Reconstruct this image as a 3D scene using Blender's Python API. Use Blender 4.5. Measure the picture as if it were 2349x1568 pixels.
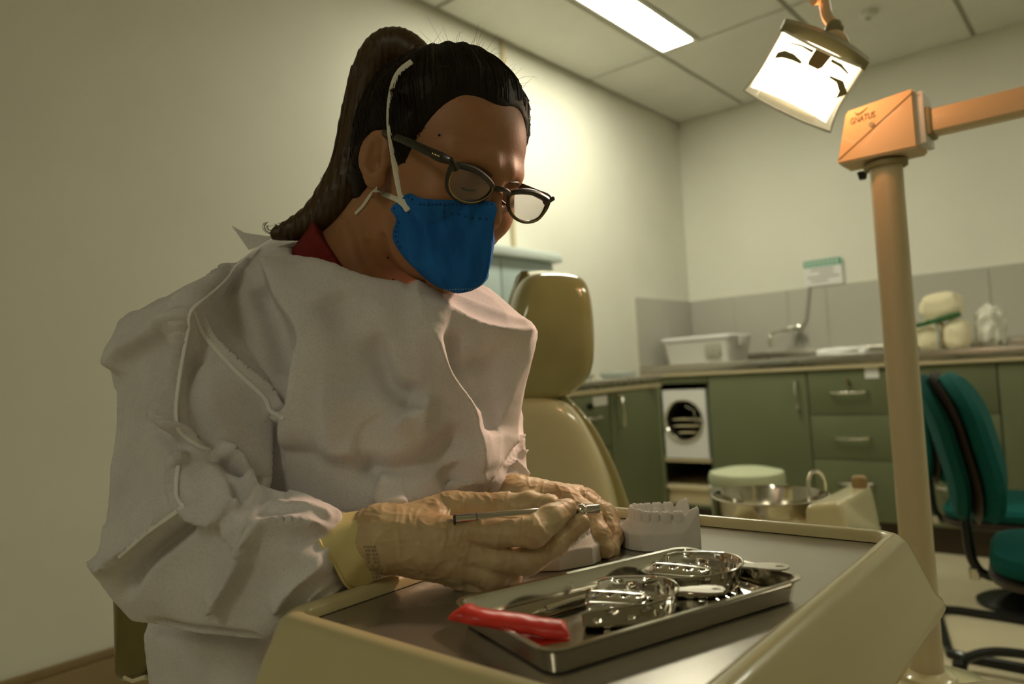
import bpy, bmesh, math, random
import numpy as np
from mathutils import Vector, Matrix, noise
from mathutils.bvhtree import BVHTree

random.seed(7); rng = np.random.default_rng(7)
for o in list(bpy.data.objects): bpy.data.objects.remove(o)
scene = bpy.context.scene
COL = scene.collection

# ------------------------------------------------------------------ camera
W, H = 2349.0, 1568.0
CX, CY, FPX = W / 2, H / 2, 1670.0
EYE = np.array([0.0, 0.0, 1.0])
def unit(v):
    v = np.asarray(v, float); return v / np.linalg.norm(v)
_Y = unit([2590 - CX, 770 - CY, FPX])            # room depth axis seen from the lens (x right, y down, z forward)
_X = -unit([-793 - CX, 970 - CY, FPX])
_X = unit(_X - np.dot(_X, _Y) * _Y)
_Z = np.cross(_X, _Y)
RM = np.stack([_X, _Y, _Z])                      # room = RM @ lens
cam_data = bpy.data.cameras.new('camera')
cam_data.sensor_width = 36.0; cam_data.sensor_fit = 'HORIZONTAL'
cam_data.lens = FPX / W * 36.0
cam_data.clip_start = 0.02
cam_data.dof.use_dof = True; cam_data.dof.focus_distance = 0.67; cam_data.dof.aperture_fstop = 5.0
cam = bpy.data.objects.new('camera', cam_data); COL.objects.link(cam)
_r, _u, _b = RM @ [1, 0, 0], RM @ [0, -1, 0], RM @ [0, 0, -1]
cam.matrix_world = Matrix(((_r[0], _u[0], _b[0], EYE[0]), (_r[1], _u[1], _b[1], EYE[1]),
                           (_r[2], _u[2], _b[2], EYE[2]), (0, 0, 0, 1)))
scene.camera = cam

# ------------------------------------------------------------------ world, exposure
world = bpy.data.worlds.new('world'); scene.world = world
world.use_nodes = True
world.node_tree.nodes['Background'].inputs[0].default_value = (1.0, 0.93, 0.70, 1)
world.node_tree.nodes['Background'].inputs[1].default_value = 0.02
vs = scene.view_settings
vs.view_transform = 'Standard'; vs.look = 'None'; vs.gamma = 1.0; vs.use_curve_mapping = False
vs.exposure = 0.10
FLUOR = (1.0, 0.965, 0.74)                        # tint of the fluorescent tubes
FLUOR_POWER = 42.0
LAMP_COL = (1.0, 0.64, 0.44)
SPILL_COL = (1.0, 0.42, 0.17)                     # tint of the halogen operating lamp
LAMP_WATT = 1.3                                  # warm light that leaves through the cold-mirror reflector
BEAM_WATT = 20.0

# ------------------------------------------------------------------ measuring helpers
def ray(px, py): return RM @ np.array([(px - CX) / FPX, (py - CY) / FPX, 1.0])
def at(px, py, d): return Vector(EYE + ray(px, py) * d)
def on_z(px, py, z):
    r = ray(px, py); return Vector(EYE + r * ((z - EYE[2]) / r[2]))
def on_x(px, py, x):
    r = ray(px, py); return Vector(EYE + r * (x / r[0]))
def on_y(px, py, y):
    r = ray(px, py); return Vector(EYE + r * (y / r[1]))
def P(px, py, d): return np.array([(px - CX) / FPX * d, (py - CY) / FPX * d, d])    # lens frame, metres
def to_world(a): return np.asarray(a, float) @ RM.T + EYE
def to_pix(a):
    c = (np.asarray(a, float) - EYE) @ RM
    return np.stack([CX + FPX * c[:, 0] / c[:, 2], CY + FPX * c[:, 1] / c[:, 2], c[:, 2]], 1)

# ------------------------------------------------------------------ scene helpers
def tag(o, label, cat, group=None):
    o['label'] = label; o['category'] = cat
    if group: o['group'] = group
    return o
def thing(name, label, cat, loc=(0, 0, 0), group=None):
    o = bpy.data.objects.new(name, None); COL.objects.link(o)
    o.empty_display_size = 0.05; o.location = loc
    return tag(o, label, cat, group)
def struct(o):
    o['kind'] = 'structure'; return o

class B:
    """collects shapes in room coordinates and links them as one mesh object"""
    def __init__(s): s.v = []; s.f = []
    def mesh(s, v, f):
        n = len(s.v); s.v += [tuple(map(float, q)) for q in v]; s.f += [tuple(int(i) + n for i in q) for q in f]; return s
    def bm(s, bm):
        bm.verts.ensure_lookup_table()
        for i, v in enumerate(bm.verts): v.index = i
        s.mesh([v.co for v in bm.verts], [[v.index for v in f.verts] for f in bm.faces]); bm.free(); return s
    def box(s, lo, hi, bevel=0.0, M=None, seg=2):
        bm = bmesh.new(); bmesh.ops.create_cube(bm, size=1)
        lo, hi = Vector(lo), Vector(hi); c, d = (lo + hi) / 2, hi - lo
        for v in bm.verts: v.co = Vector((v.co.x * d.x + c.x, v.co.y * d.y + c.y, v.co.z * d.z + c.z))
        if bevel > 0: bmesh.ops.bevel(bm, geom=list(bm.edges), offset=bevel, segments=seg, affect='EDGES', profile=0.5)
        if M is not None: bm.transform(M)
        return s.bm(bm)
    def cyl(s, a, b, r0, r1=None, n=20, caps=True):
        a, b = Vector(a), Vector(b); r1 = r0 if r1 is None else r1
        t = (b - a).normalized(); u = t.orthogonal().normalized(); w = t.cross(u)
        vs_, fs = [], []
        for p, r in ((a, r0), (b, r1)):
            for k in range(n):
                q = 2 * math.pi * k / n; vs_.append(p + (u * math.cos(q) + w * math.sin(q)) * r)
        for k in range(n): fs.append((k, (k + 1) % n, n + (k + 1) % n, n + k))
        if caps: fs += [tuple(range(n - 1, -1, -1)), tuple(range(n, 2 * n))]
        return s.mesh(vs_, fs)
    def tube(s, pts, r, n=10, closed=False, caps=True, flat=1.0, up=None):
        pts = [Vector(p) for p in pts]; m = len(pts); rr = r if hasattr(r, '__len__') else [r] * m
        vs_, fs = [], []; u = None
        for i in range(m):
            if closed: t = (pts[(i + 1) % m] - pts[i - 1])
            else: t = pts[min(i + 1, m - 1)] - pts[max(i - 1, 0)]
            t = t.normalized() if t.length > 1e-9 else Vector((0, 0, 1))
            if up is not None: u = Vector(up)
            elif u is None: u = t.orthogonal()
            u = (u - t * u.dot(t)); u = u.normalized() if u.length > 1e-9 else t.orthogonal().normalized()
            w = t.cross(u)
            for k in range(n):
                q = 2 * math.pi * k / n; vs_.append(pts[i] + (u * math.cos(q) * flat + w * math.sin(q)) * rr[i])
        for i in range(m if closed else m - 1):
            a0, b0 = i * n, ((i + 1) % m) * n
            for k in range(n): fs.append((a0 + k, a0 + (k + 1) % n, b0 + (k + 1) % n, b0 + k))
        if caps and not closed: fs += [tuple(range(n - 1, -1, -1)), tuple(range((m - 1) * n, m * n))]
        return s.mesh(vs_, fs)
    def lathe(s, prof, c, n=40, axis=(0, 0, 1), caps=True):
        """prof: (radius, height) pairs along axis from c"""
        c = Vector(c); t = Vector(axis).normalized(); u = t.orthogonal().normalized(); w = t.cross(u)
        vs_, fs = [], []; m = len(prof)
        for r, h in prof:
            for k in range(n):
                q = 2 * math.pi * k / n; vs_.append(c + t * h + (u * math.cos(q) + w * math.sin(q)) * r)
        for i in range(m - 1):
            for k in range(n): fs.append((i * n + k, i * n + (k + 1) % n, (i + 1) * n + (k + 1) % n, (i + 1) * n + k))
        if caps: fs += [tuple(range(n - 1, -1, -1)), tuple(range((m - 1) * n, m * n))]
        return s.mesh(vs_, fs)
    def loft(s, rings, caps=(True, True), closed_ring=True):
        n = len(rings[0]); vs_ = [p for r in rings for p in r]; fs = []
        for i in range(len(rings) - 1):
            for k in range(n if closed_ring else n - 1):
                fs.append((i * n + k, i * n + (k + 1) % n, (i + 1) * n + (k + 1) % n, (i + 1) * n + k))
        if caps[0]: fs.append(tuple(range(n - 1, -1, -1)))
        if caps[1]: fs.append(tuple(range((len(rings) - 1) * n, len(rings) * n)))
        return s.mesh(vs_, fs)
    def ball(s, c, r, n=10):
        bm = bmesh.new(); bmesh.ops.create_uvsphere(bm, u_segments=n, v_segments=max(4, n // 2 + 1), radius=1)
        rr = r if hasattr(r, '__len__') else (r, r, r)
        for v in bm.verts: v.co = Vector((v.co.x * rr[0] + c[0], v.co.y * rr[1] + c[1], v.co.z * rr[2] + c[2]))
        return s.bm(bm)
    def obj(s, name, mat, parent=None, smooth=True, angle=35, label=None, base=True):
        org = Vector(parent.matrix_world.translation) if parent is not None and parent.type == 'EMPTY' else Vector((0, 0, 0))
        if parent is not None:
            org = Vector((0, 0, 0)); q = parent
            while q is not None: org += q.location; q = q.parent
            loc = Vector((0, 0, 0))
        elif base:
            a = np.array(s.v); org = Vector(((a[:, 0].min() + a[:, 0].max()) / 2, (a[:, 1].min() + a[:, 1].max()) / 2, a[:, 2].min())); loc = org
        else: loc = org
        me = bpy.data.meshes.new(name)
        a = np.array(s.v, float) - np.array(org)
        me.from_pydata(a.tolist(), [], s.f); me.update()
        bm = bmesh.new(); bm.from_mesh(me); bmesh.ops.recalc_face_normals(bm, faces=bm.faces); bm.to_mesh(me); bm.free()
        if smooth:
            me.polygons.foreach_set('use_smooth', [True] * len(me.polygons))
            if angle: me.set_sharp_from_angle(angle=math.radians(angle))
        me.materials.append(mat)
        o = bpy.data.objects.new(name, me); COL.objects.link(o)
        o.location = loc
        if parent is not None: o.parent = parent
        if label: o['label'] = label
        return o

def rrect(cx, cy, hx, hy, r, z, n=6):
    """ring of a rounded rectangle"""
    out = []
    for sx, sy, a0 in ((1, 1, 0), (-1, 1, 90), (-1, -1, 180), (1, -1, 270)):
        for k in range(n + 1):
            a = math.radians(a0 + 90 * k / n)
            out.append((cx + sx * (hx - r) + r * math.cos(a), cy + sy * (hy - r) + r * math.sin(a), z))
    return out
def xform(ring, M): return [tuple(M @ Vector(p)) for p in ring]
def frame(o, x, y, z):
    x, y, z = Vector(x), Vector(y), Vector(z)
    return Matrix(((x.x, y.x, z.x, o[0]), (x.y, y.y, z.y, o[1]), (x.z, y.z, z.z, o[2]), (0, 0, 0, 1)))
def spline(pts, n=8):
    """Catmull-Rom through points of any dimension"""
    p = np.array(pts, float); out = []
    for i in range(len(p) - 1):
        p0, p1, p2, p3 = p[max(i - 1, 0)], p[i], p[i + 1], p[min(i + 2, len(p) - 1)]
        for k in range(n):
            t = k / n
            out.append(0.5 * ((2 * p1) + (-p0 + p2) * t + (2 * p0 - 5 * p1 + 4 * p2 - p3) * t * t + (-p0 + 3 * p1 - 3 * p2 + p3) * t ** 3))
    out.append(p[-1]); return np.array(out)

# ------------------------------------------------------------------ materials
def mat(name, col, rough=0.5, metal=0.0, spec=0.5, var=0.0, vscale=8.0, bump=0.0, bscale=60.0, stretch=None,
        coat=0.0, trans=0.0, emit=None, estr=0.0, sss=0.0, col2=None, alpha=1.0, rvar=0.0, ior=1.45):
    m = bpy.data.materials.new(name); m.use_nodes = True
    nt = m.node_tree; b = nt.nodes['Principled BSDF']; I = b.inputs
    I['Base Color'].default_value = (*col, 1); I['Roughness'].default_value = rough; I['Metallic'].default_value = metal
    I['Specular IOR Level'].default_value = spec; I['Coat Weight'].default_value = coat; I['IOR'].default_value = ior
    I['Transmission Weight'].default_value = trans; I['Alpha'].default_value = alpha
    if sss: I['Subsurface Weight'].default_value = sss; I['Subsurface Radius'].default_value = (0.01, 0.004, 0.002); I['Subsurface Scale'].default_value = 1.0
    if emit: I['Emission Color'].default_value = (*emit, 1); I['Emission Strength'].default_value = estr
    if var or bump or rvar:
        tc = nt.nodes.new('ShaderNodeTexCoord'); mp = nt.nodes.new('ShaderNodeMapping')
        nt.links.new(tc.outputs['Object'], mp.inputs['Vector'])
        if stretch: mp.inputs['Scale'].default_value = stretch
    if var or rvar:
        n = nt.nodes.new('ShaderNodeTexNoise'); n.inputs['Scale'].default_value = vscale; n.inputs['Detail'].default_value = 5
        nt.links.new(mp.outputs[0], n.inputs['Vector'])
    if var:
        mx = nt.nodes.new('ShaderNodeMix'); mx.data_type = 'RGBA'
        c2 = col2 or tuple(max(0, c * (1 - var)) for c in col)
        mx.inputs[6].default_value = (*col, 1); mx.inputs[7].default_value = (*c2, 1)
        rp = nt.nodes.new('ShaderNodeMapRange'); rp.inputs[1].default_value = 0.35; rp.inputs[2].default_value = 0.65
        nt.links.new(n.outputs['Fac'], rp.inputs[0]); nt.links.new(rp.outputs[0], mx.inputs[0])
        nt.links.new(mx.outputs[2], I['Base Color'])
    if rvar:
        rp = nt.nodes.new('ShaderNodeMapRange'); rp.inputs[3].default_value = max(0, rough - rvar); rp.inputs[4].default_value = rough + rvar
        nt.links.new(n.outputs['Fac'], rp.inputs[0]); nt.links.new(rp.outputs[0], I['Roughness'])
    if bump:
        n2 = nt.nodes.new('ShaderNodeTexNoise'); n2.inputs['Scale'].default_value = bscale; n2.inputs['Detail'].default_value = 4
        nt.links.new(mp.outputs[0], n2.inputs['Vector'])
        bp = nt.nodes.new('ShaderNodeBump'); bp.inputs['Strength'].default_value = bump; bp.inputs['Distance'].default_value = 0.002
        nt.links.new(n2.outputs['Fac'], bp.inputs['Height']); nt.links.new(bp.outputs[0], I['Normal'])
    return m
def emission(name, col, s):
    m = bpy.data.materials.new(name); m.use_nodes = True; nt = m.node_tree; nt.nodes.clear()
    e = nt.nodes.new('ShaderNodeEmission'); e.inputs[0].default_value = (*col, 1); e.inputs[1].default_value = s
    o = nt.nodes.new('ShaderNodeOutputMaterial'); nt.links.new(e.outputs[0], o.inputs[0]); return m
def clear(name, col, gloss=0.08, rough=0.05):
    """thin clear sheet: lets light straight through, mirrors a little"""
    m = bpy.data.materials.new(name); m.use_nodes = True; nt = m.node_tree; nt.nodes.clear()
    t = nt.nodes.new('ShaderNodeBsdfTransparent'); t.inputs[0].default_value = (*col, 1)
    g = nt.nodes.new('ShaderNodeBsdfGlossy'); g.inputs['Roughness'].default_value = rough
    fr = nt.nodes.new('ShaderNodeLayerWeight'); fr.inputs[0].default_value = 0.25
    mr = nt.nodes.new('ShaderNodeMapRange'); mr.inputs[3].default_value = gloss; mr.inputs[4].default_value = 0.8
    nt.links.new(fr.outputs['Fresnel'], mr.inputs[0])
    mx = nt.nodes.new('ShaderNodeMixShader'); nt.links.new(mr.outputs[0], mx.inputs[0])
    nt.links.new(t.outputs[0], mx.inputs[1]); nt.links.new(g.outputs[0], mx.inputs[2])
    o = nt.nodes.new('ShaderNodeOutputMaterial'); nt.links.new(mx.outputs[0], o.inputs[0]); return m

M = {}
M['wall'] = mat('wall_paint', (0.80, 0.79, 0.70), 0.55, var=0.04, vscale=3, bump=0.03, bscale=120)
M['ceil'] = mat('ceiling_board', (0.72, 0.71, 0.64), 0.8, var=0.05, vscale=5, bump=0.05, bscale=250)
M['grid'] = mat('ceiling_joint', (0.36, 0.35, 0.28), 0.6)
M['floor'] = mat('floor_vinyl', (0.60, 0.53, 0.36), 0.35, var=0.12, vscale=2.5, rvar=0.06)
M['base'] = mat('brown_skirting', (0.27, 0.19, 0.09), 0.5, var=0.15)
M['tile'] = mat('grey_tile', (0.50, 0.49, 0.43), 0.30, var=0.04, vscale=2)
M['grout'] = mat('grout', (0.62, 0.60, 0.50), 0.8)
M['green'] = mat('green_laminate', (0.150, 0.170, 0.088), 0.45, var=0.08, vscale=3)
M['green_dk'] = mat('green_carcass', (0.12, 0.14, 0.09), 0.6)
M['kick'] = mat('dark_kick', (0.045, 0.03, 0.015), 0.5)
M['steel'] = mat('brushed_steel', (0.52, 0.49, 0.43), 0.28, metal=1.0, bump=0.012, bscale=40, stretch=(1, 14, 14), rvar=0.05)
M['chrome'] = mat('chrome', (0.78, 0.76, 0.70), 0.14, metal=1.0)
M['steel_mirror'] = mat('polished_steel', (0.66, 0.63, 0.56), 0.13, metal=1.0, rvar=0.06, vscale=30)
M['cream'] = mat('cream_enamel', (0.60, 0.53, 0.29), 0.30, coat=0.4, bump=0.06, bscale=420)
M['cream2'] = mat('cream_pole_paint', (0.62, 0.53, 0.34), 0.35, coat=0.3)
M['cream3'] = mat('pale_cream_shell', (0.80, 0.75, 0.48), 0.18, coat=0.5)
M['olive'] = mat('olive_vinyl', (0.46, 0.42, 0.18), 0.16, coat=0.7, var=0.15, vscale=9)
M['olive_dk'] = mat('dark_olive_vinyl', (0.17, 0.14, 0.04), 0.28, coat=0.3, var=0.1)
M['mat_grey'] = mat('worktop_sheet', (0.40, 0.37, 0.33), 0.24, metal=0.75, rvar=0.09, vscale=14)
M['white'] = mat('white_enamel', (0.78, 0.78, 0.76), 0.35)
M['label'] = mat('paper_label', (0.80, 0.80, 0.78), 0.7)
M['black'] = mat('black_rubber', (0.012, 0.012, 0.010), 0.45)
M['blackgloss'] = mat('black_tube', (0.010, 0.012, 0.012), 0.25)
M['teal'] = mat('teal_fabric', (0.008, 0.115, 0.105), 0.85, spec=0.2, var=0.12, vscale=120, bump=0.2, bscale=700)
M['teal_dk'] = mat('teal_shell_fabric', (0.006, 0.085, 0.075), 0.85, spec=0.2, bump=0.2, bscale=700)
M['piping'] = mat('dark_piping', (0.03, 0.018, 0.012), 0.5)
M['plaster'] = mat('white_plaster', (0.80, 0.76, 0.71), 0.8, var=0.05, vscale=90, bump=0.12, bscale=900)
M['wax'] = mat('red_wax', (0.72, 0.045, 0.03), 0.33, sss=0.25, var=0.18, vscale=90, bump=0.10, bscale=140)
M['skin'] = mat('skin', (0.42, 0.195, 0.09), 0.50, sss=0.12, var=0.18, vscale=28, bump=0.10, bscale=420)
M['hair'] = mat('dark_brown_hair', (0.013, 0.0075, 0.003), 0.5, spec=0.22)
M['hair2'] = mat('lightened_hair_length', (0.060, 0.032, 0.010), 0.42, spec=0.4)  # brown raised to stand in for light showing through the tail
M['shirt'] = mat('red_shirt', (0.17, 0.006, 0.006), 0.85)
M['mask'] = mat('blue_mask_fabric', (0.020, 0.165, 0.54), 0.85, spec=0.2, var=0.30, vscale=70, bump=0.25, bscale=900, col2=(0.012, 0.105, 0.38), stretch=(1, 1, .18))
M['mask_dk'] = mat('mask_weld', (0.010, 0.045, 0.16), 0.8)
M['mask_lt'] = mat('mask_weld_pale', (0.22, 0.40, 0.62), 0.8)
M['strap'] = mat('white_elastic', (0.80, 0.77, 0.66), 0.8, bump=0.2, bscale=900)
M['acetate'] = mat('tortoise_acetate', (0.010, 0.010, 0.007), 0.3, coat=0.3, var=0.5, vscale=160, col2=(0.028, 0.018, 0.007))
M['gold'] = mat('gold_rim', (0.45, 0.34, 0.14), 0.25, metal=1.0)
M['lens'] = clear('spectacle_lens', (0.72, 0.66, 0.68), 0.035, 0.02)
M['glove'] = mat('cream_latex', (0.58, 0.47, 0.27), 0.45, sss=0.15, var=0.35, vscale=30, bump=0.35, bscale=120, col2=(0.47, 0.32, 0.17))
M['glove_cuff'] = mat('cream_latex_cuff', (0.80, 0.66, 0.30), 0.5, sss=0.15, var=0.12, vscale=20, bump=0.2, bscale=90)
M['print'] = mat('grey_print', (0.16, 0.16, 0.15), 0.7)
M['trouser'] = mat('dark_trouser', (0.03, 0.03, 0.04), 0.9)
M['orange'] = mat('beige_arm_enamel', (0.80, 0.60, 0.36), 0.35, coat=0.3)
M['olive_band'] = mat('lamp_housing', (0.30, 0.26, 0.13), 0.45)
M['brown_tab'] = mat('brown_bracket', (0.36, 0.25, 0.11), 0.5)
M['glow'] = emission('halogen_reflector', (1.0, 0.86, 0.58), 6.0)
M['shield'] = clear('clear_shield', (0.95, 0.92, 0.84), 0.06, 0.08)
def frost(m, k):
    nt = m.node_tree; o = next(n for n in nt.nodes if n.type == 'OUTPUT_MATERIAL'); src = o.inputs[0].links[0].from_socket
    tl = nt.nodes.new('ShaderNodeBsdfTranslucent'); tl.inputs[0].default_value = (0.95, 0.90, 0.78, 1)
    mx = nt.nodes.new('ShaderNodeMixShader'); mx.inputs[0].default_value = k
    nt.links.new(src, mx.inputs[1]); nt.links.new(tl.outputs[0], mx.inputs[2]); nt.links.new(mx.outputs[0], o.inputs[0])
frost(M['shield'], .30)
M['panel'] = emission('fluorescent_diffuser', FLUOR, FLUOR_POWER)
M['panel_mid'] = emission('added_right_diffuser', FLUOR, FLUOR_POWER * .60)  # unseen right fixture, added to light the back wall
M['panel_dim'] = emission('added_rear_fill_diffuser', FLUOR, FLUOR_POWER * .38)  # unseen rear fixture, added as weak fill for the foreground
M['pale_blue'] = mat('pale_blue_laminate', (0.46, 0.56, 0.55), 0.5)
M['white_blue'] = mat('pale_blue_edge', (0.66, 0.74, 0.72), 0.45)
M['plastic'] = mat('milky_plastic', (0.76, 0.75, 0.69), 0.4, trans=0.15)
M['bag'] = mat('crinkled_plastic', (0.80, 0.78, 0.68), 0.3, bump=0.6, bscale=40, trans=0.1)
M['cottonpack'] = mat('cream_pack', (0.80, 0.73, 0.50), 0.7, bump=0.3, bscale=30)
M['band_green'] = mat('green_band', (0.05, 0.18, 0.06), 0.6)
M['blue'] = mat('blue_cap', (0.02, 0.10, 0.42), 0.4)
M['bottle'] = mat('bluish_bottle', (0.36, 0.50, 0.66), 0.3, trans=0.2)
M['lidgreen'] = mat('pale_green_lid', (0.56, 0.60, 0.40), 0.45)
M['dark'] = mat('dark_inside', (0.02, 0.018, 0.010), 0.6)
M['sign_green'] = mat('sign_green', (0.06, 0.36, 0.22), 0.6)
M['sign_grey'] = mat('sign_print', (0.38, 0.38, 0.34), 0.7)
# the gown: thin non-woven sheet, part of the light passes through
def gown_mat():
    m = bpy.data.materials.new('nonwoven_gown'); m.use_nodes = True; nt = m.node_tree; nt.nodes.clear()
    N = nt.nodes.new; L = nt.links.new
    tc = N('ShaderNodeTexCoord'); vo = N('ShaderNodeTexVoronoi'); vo.inputs['Scale'].default_value = 420; L(tc.outputs['Object'], vo.inputs['Vector'])
    no = N('ShaderNodeTexNoise'); no.inputs['Scale'].default_value = 18; no.inputs['Detail'].default_value = 6; L(tc.outputs['Object'], no.inputs['Vector'])
    n3 = N('ShaderNodeTexNoise'); n3.inputs['Scale'].default_value = 260; n3.inputs['Detail'].default_value = 3; L(tc.outputs['Object'], n3.inputs['Vector'])
    mx = N('ShaderNodeMix'); mx.data_type = 'RGBA'; mx.inputs[6].default_value = (0.88, 0.85, 0.85, 1); mx.inputs[7].default_value = (0.77, 0.73, 0.73, 1)
    rp = N('ShaderNodeMapRange'); rp.inputs[1].default_value = 0.3; rp.inputs[2].default_value = 0.7; L(no.outputs['Fac'], rp.inputs[0]); L(rp.outputs[0], mx.inputs[0])
    mv = N('ShaderNodeMix'); mv.data_type = 'RGBA'; mv.inputs[7].default_value = (0.50, 0.46, 0.45, 1); L(mx.outputs[2], mv.inputs[6])
    r2 = N('ShaderNodeMapRange'); r2.inputs[1].default_value = 0.0; r2.inputs[2].default_value = 0.5; r2.inputs[3].default_value = 0.32; r2.inputs[4].default_value = 0.0
    L(vo.outputs['Distance'], r2.inputs[0]); L(r2.outputs[0], mv.inputs[0])
    ad = N('ShaderNodeMath'); ad.operation = 'ADD'; L(vo.outputs['Distance'], ad.inputs[0]); L(n3.outputs['Fac'], ad.inputs[1])
    bp = N('ShaderNodeBump'); bp.inputs['Strength'].default_value = 0.10; bp.inputs['Distance'].default_value = 0.0006; L(ad.outputs[0], bp.inputs['Height'])
    d = N('ShaderNodeBsdfDiffuse'); t = N('ShaderNodeBsdfTranslucent')
    L(mv.outputs[2], d.inputs[0]); L(mv.outputs[2], t.inputs[0]); L(bp.outputs[0], d.inputs['Normal'])
    ms = N('ShaderNodeMixShader'); ms.inputs[0].default_value = 0.12; L(d.outputs[0], ms.inputs[1]); L(t.outputs[0], ms.inputs[2])
    o = N('ShaderNodeOutputMaterial'); L(ms.outputs[0], o.inputs[0]); return m
M['gown'] = gown_mat()
M['gown_seam'] = mat('gown_seam', (0.90, 0.88, 0.86), 0.9)
# ================================================================== the room
WX, WY, CZ = -2.35, 4.75, 2.70                     # left wall, back wall, ceiling
XR, YN = 3.2, -2.6                                 # walls out of view, right and behind
struct(B().box((WX - .1, YN - .1, -.1), (XR + .1, WY + .1, 0)).obj('floor', M['floor'], smooth=False, base=False))
wl = struct(B().box((WX - .1, YN, 0), (WX, WY, CZ + .05)).obj('wall_left', M['wall'], smooth=False, base=False))
wb = struct(B().box((WX - .1, WY, 0), (XR + .1, WY + .1, CZ + .05)).obj('wall_back', M['wall'], smooth=False, base=False))
struct(B().box((XR, YN, 0), (XR + .1, WY, CZ + .05)).obj('wall_right', M['wall'], smooth=False, base=False))
struct(B().box((WX - .1, YN - .1, 0), (XR + .1, YN, CZ + .05)).obj('wall_rear', M['wall'], smooth=False, base=False))
struct(B().box((WX, YN, 0), (WX + .018, 2.1, .235), bevel=.004).box((WX, YN, .235), (WX + .012, 2.1, .262), bevel=.004).obj('baseboard_left', M['base'], base=False))
# ceiling: joint grid with one board in each opening
ceil = struct(B().box((WX - .1, YN - .1, CZ + .012), (XR + .1, WY + .1, CZ + .10)).obj('ceiling', M['grid'], smooth=False, base=False))
gx = [WX, -1.855, -1.155, -.53, .095, .72, 1.345, 1.97, 2.595, XR]
gy = [YN, -1.40, -.15, 1.10, 2.35, 3.60, WY]
LIGHTS = {(1, 4), (4, 0), (5, 4)}
j = .011
for a in range(len(gx) - 1):
    for b in range(len(gy) - 1):
        x0, x1, y0, y1 = gx[a] + j, gx[a + 1] - j, gy[b] + j, gy[b + 1] - j
        if a == 0: x0 += .015
        if b == len(gy) - 2: y1 -= .015
        if (a, b) in LIGHTS: x0 = gx[a] + .245 if a == 1 else gx[a] + .25
        o = B().box((x0, y0, CZ), (x1, y1, CZ + .014), bevel=.003, seg=1).obj('ceiling_tile', M['ceil'], ceil, smooth=False)
# fluorescent fixtures recessed beside a board; rear and right ones are unseen, added light
for n, (a, b) in enumerate(sorted(LIGHTS)):
    x0, x1, y0, y1 = gx[a] + .014, gx[a] + .235, gy[b] + .02, gy[b + 1] - .015
    lab = {0: 'long white fluorescent ceiling light panel nearest the left wall', 1: 'added unseen fluorescent fill panel near the rear wall', 2: 'added unseen fluorescent panel further right on the ceiling'}[n]
    t = thing('ceiling_light', lab, 'ceiling light', ((x0 + x1) / 2, (y0 + y1) / 2, CZ), 'fluorescent ceiling lights')
    fr = B()
    for lo, hi in (((x0, y0), (x0 + .022, y1)), ((x1 - .022, y0), (x1, y1)), ((x0 + .022, y0), (x1 - .022, y0 + .022)), ((x0 + .022, y1 - .022), (x1 - .022, y1))):
        fr.box((lo[0], lo[1], CZ - .006), (hi[0], hi[1], CZ + .011))
    fr.obj('frame', M['ceil'], t, smooth=False)
    B().loft([rrect((x0 + x1) / 2, (y0 + y1) / 2, (x1 - x0) / 2 - .022, (y1 - y0) / 2 - .022, .02, z) for z in (CZ - .003, CZ + .008)]).obj('diffuser', M[('panel', 'panel_dim', 'panel_mid')[n]], t, smooth=False)
# smoke detector like dome on the ceiling
c = on_z(1990, 28, CZ)
t = thing('ceiling_sensor', 'small round white sensor on the ceiling behind the lamp', 'sensor', (c.x, c.y, CZ - .03))
B().lathe([(.042, .03), (.045, .018), (.036, .004), (.012, 0)], (c.x, c.y, CZ - .03), 24).obj('housing', M['ceil'], t)
B().lathe([(.014, .002), (.014, -.006), (.006, -.010)], (c.x, c.y, CZ - .03), 16).obj('sensor_eye', M['grid'], t)
# conduit on the left wall and the cabinet below it
y = 2.83
o = B().box((WX, y - .014, 1.585), (WX + .014, y + .014, CZ - .002), bevel=.003).obj('wall_conduit', M['cream2'])
tag(o, 'thin cream vertical conduit on the left wall behind the glasses', 'conduit')
t = thing('wall_cabinet', 'pale blue cabinet with light top edge on left wall beside the headrest', 'cabinet', (WX + .11, 2.6, .92))
B().box((WX + .001, 2.10, .93), (WX + .17, 2.93, 1.535), bevel=.004).obj('body', M['pale_blue'], t)
B().box((WX + .001, 2.05, 1.537), (WX + .20, 2.98, 1.585), bevel=.008).obj('top_board', M['white_blue'], t)
B().box((WX + .1705, 2.12, .95), (WX + .176, 2.515, 1.52), bevel=.002).obj('door', M['pale_blue'], t)
B().box((WX + .1705, 2.525, .95), (WX + .176, 2.92, 1.52), bevel=.002).obj('door', M['pale_blue'], t)
# tiled splashback on back wall and on the end of the left wall
zt, zb = 1.425, .925
bx = [WX + .012, -2.02, -1.66, -1.42, -1.0, -.56, -.12, .32, .76, 1.2]
bs = struct(B().box((WX, WY - .008, zb), (1.22, WY, zt)).obj('trim_1', M['grout'], smooth=False, base=False))
for a, b in zip(bx[:-1], bx[1:]):
    B().box((a + .0015, WY - .014, zb + .002), (b - .0015, WY - .0075, zt - .002), bevel=.001, seg=1).obj('tile', M['tile'], bs, smooth=False)
bs2 = struct(B().box((WX, 3.98, zb), (WX + .008, WY - .015, zt)).obj('trim_2', M['grout'], smooth=False, base=False))
B().box((WX + .0075, 3.985, zb + .002), (WX + .014, 4.36, zt - .002), bevel=.001, seg=1).obj('tile', M['tile'], bs2, smooth=False)
B().box((WX + .0075, 4.364, zb + .002), (WX + .014, WY - .016, zt - .002), bevel=.001, seg=1).obj('tile', M['tile'], bs2, smooth=False)
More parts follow.
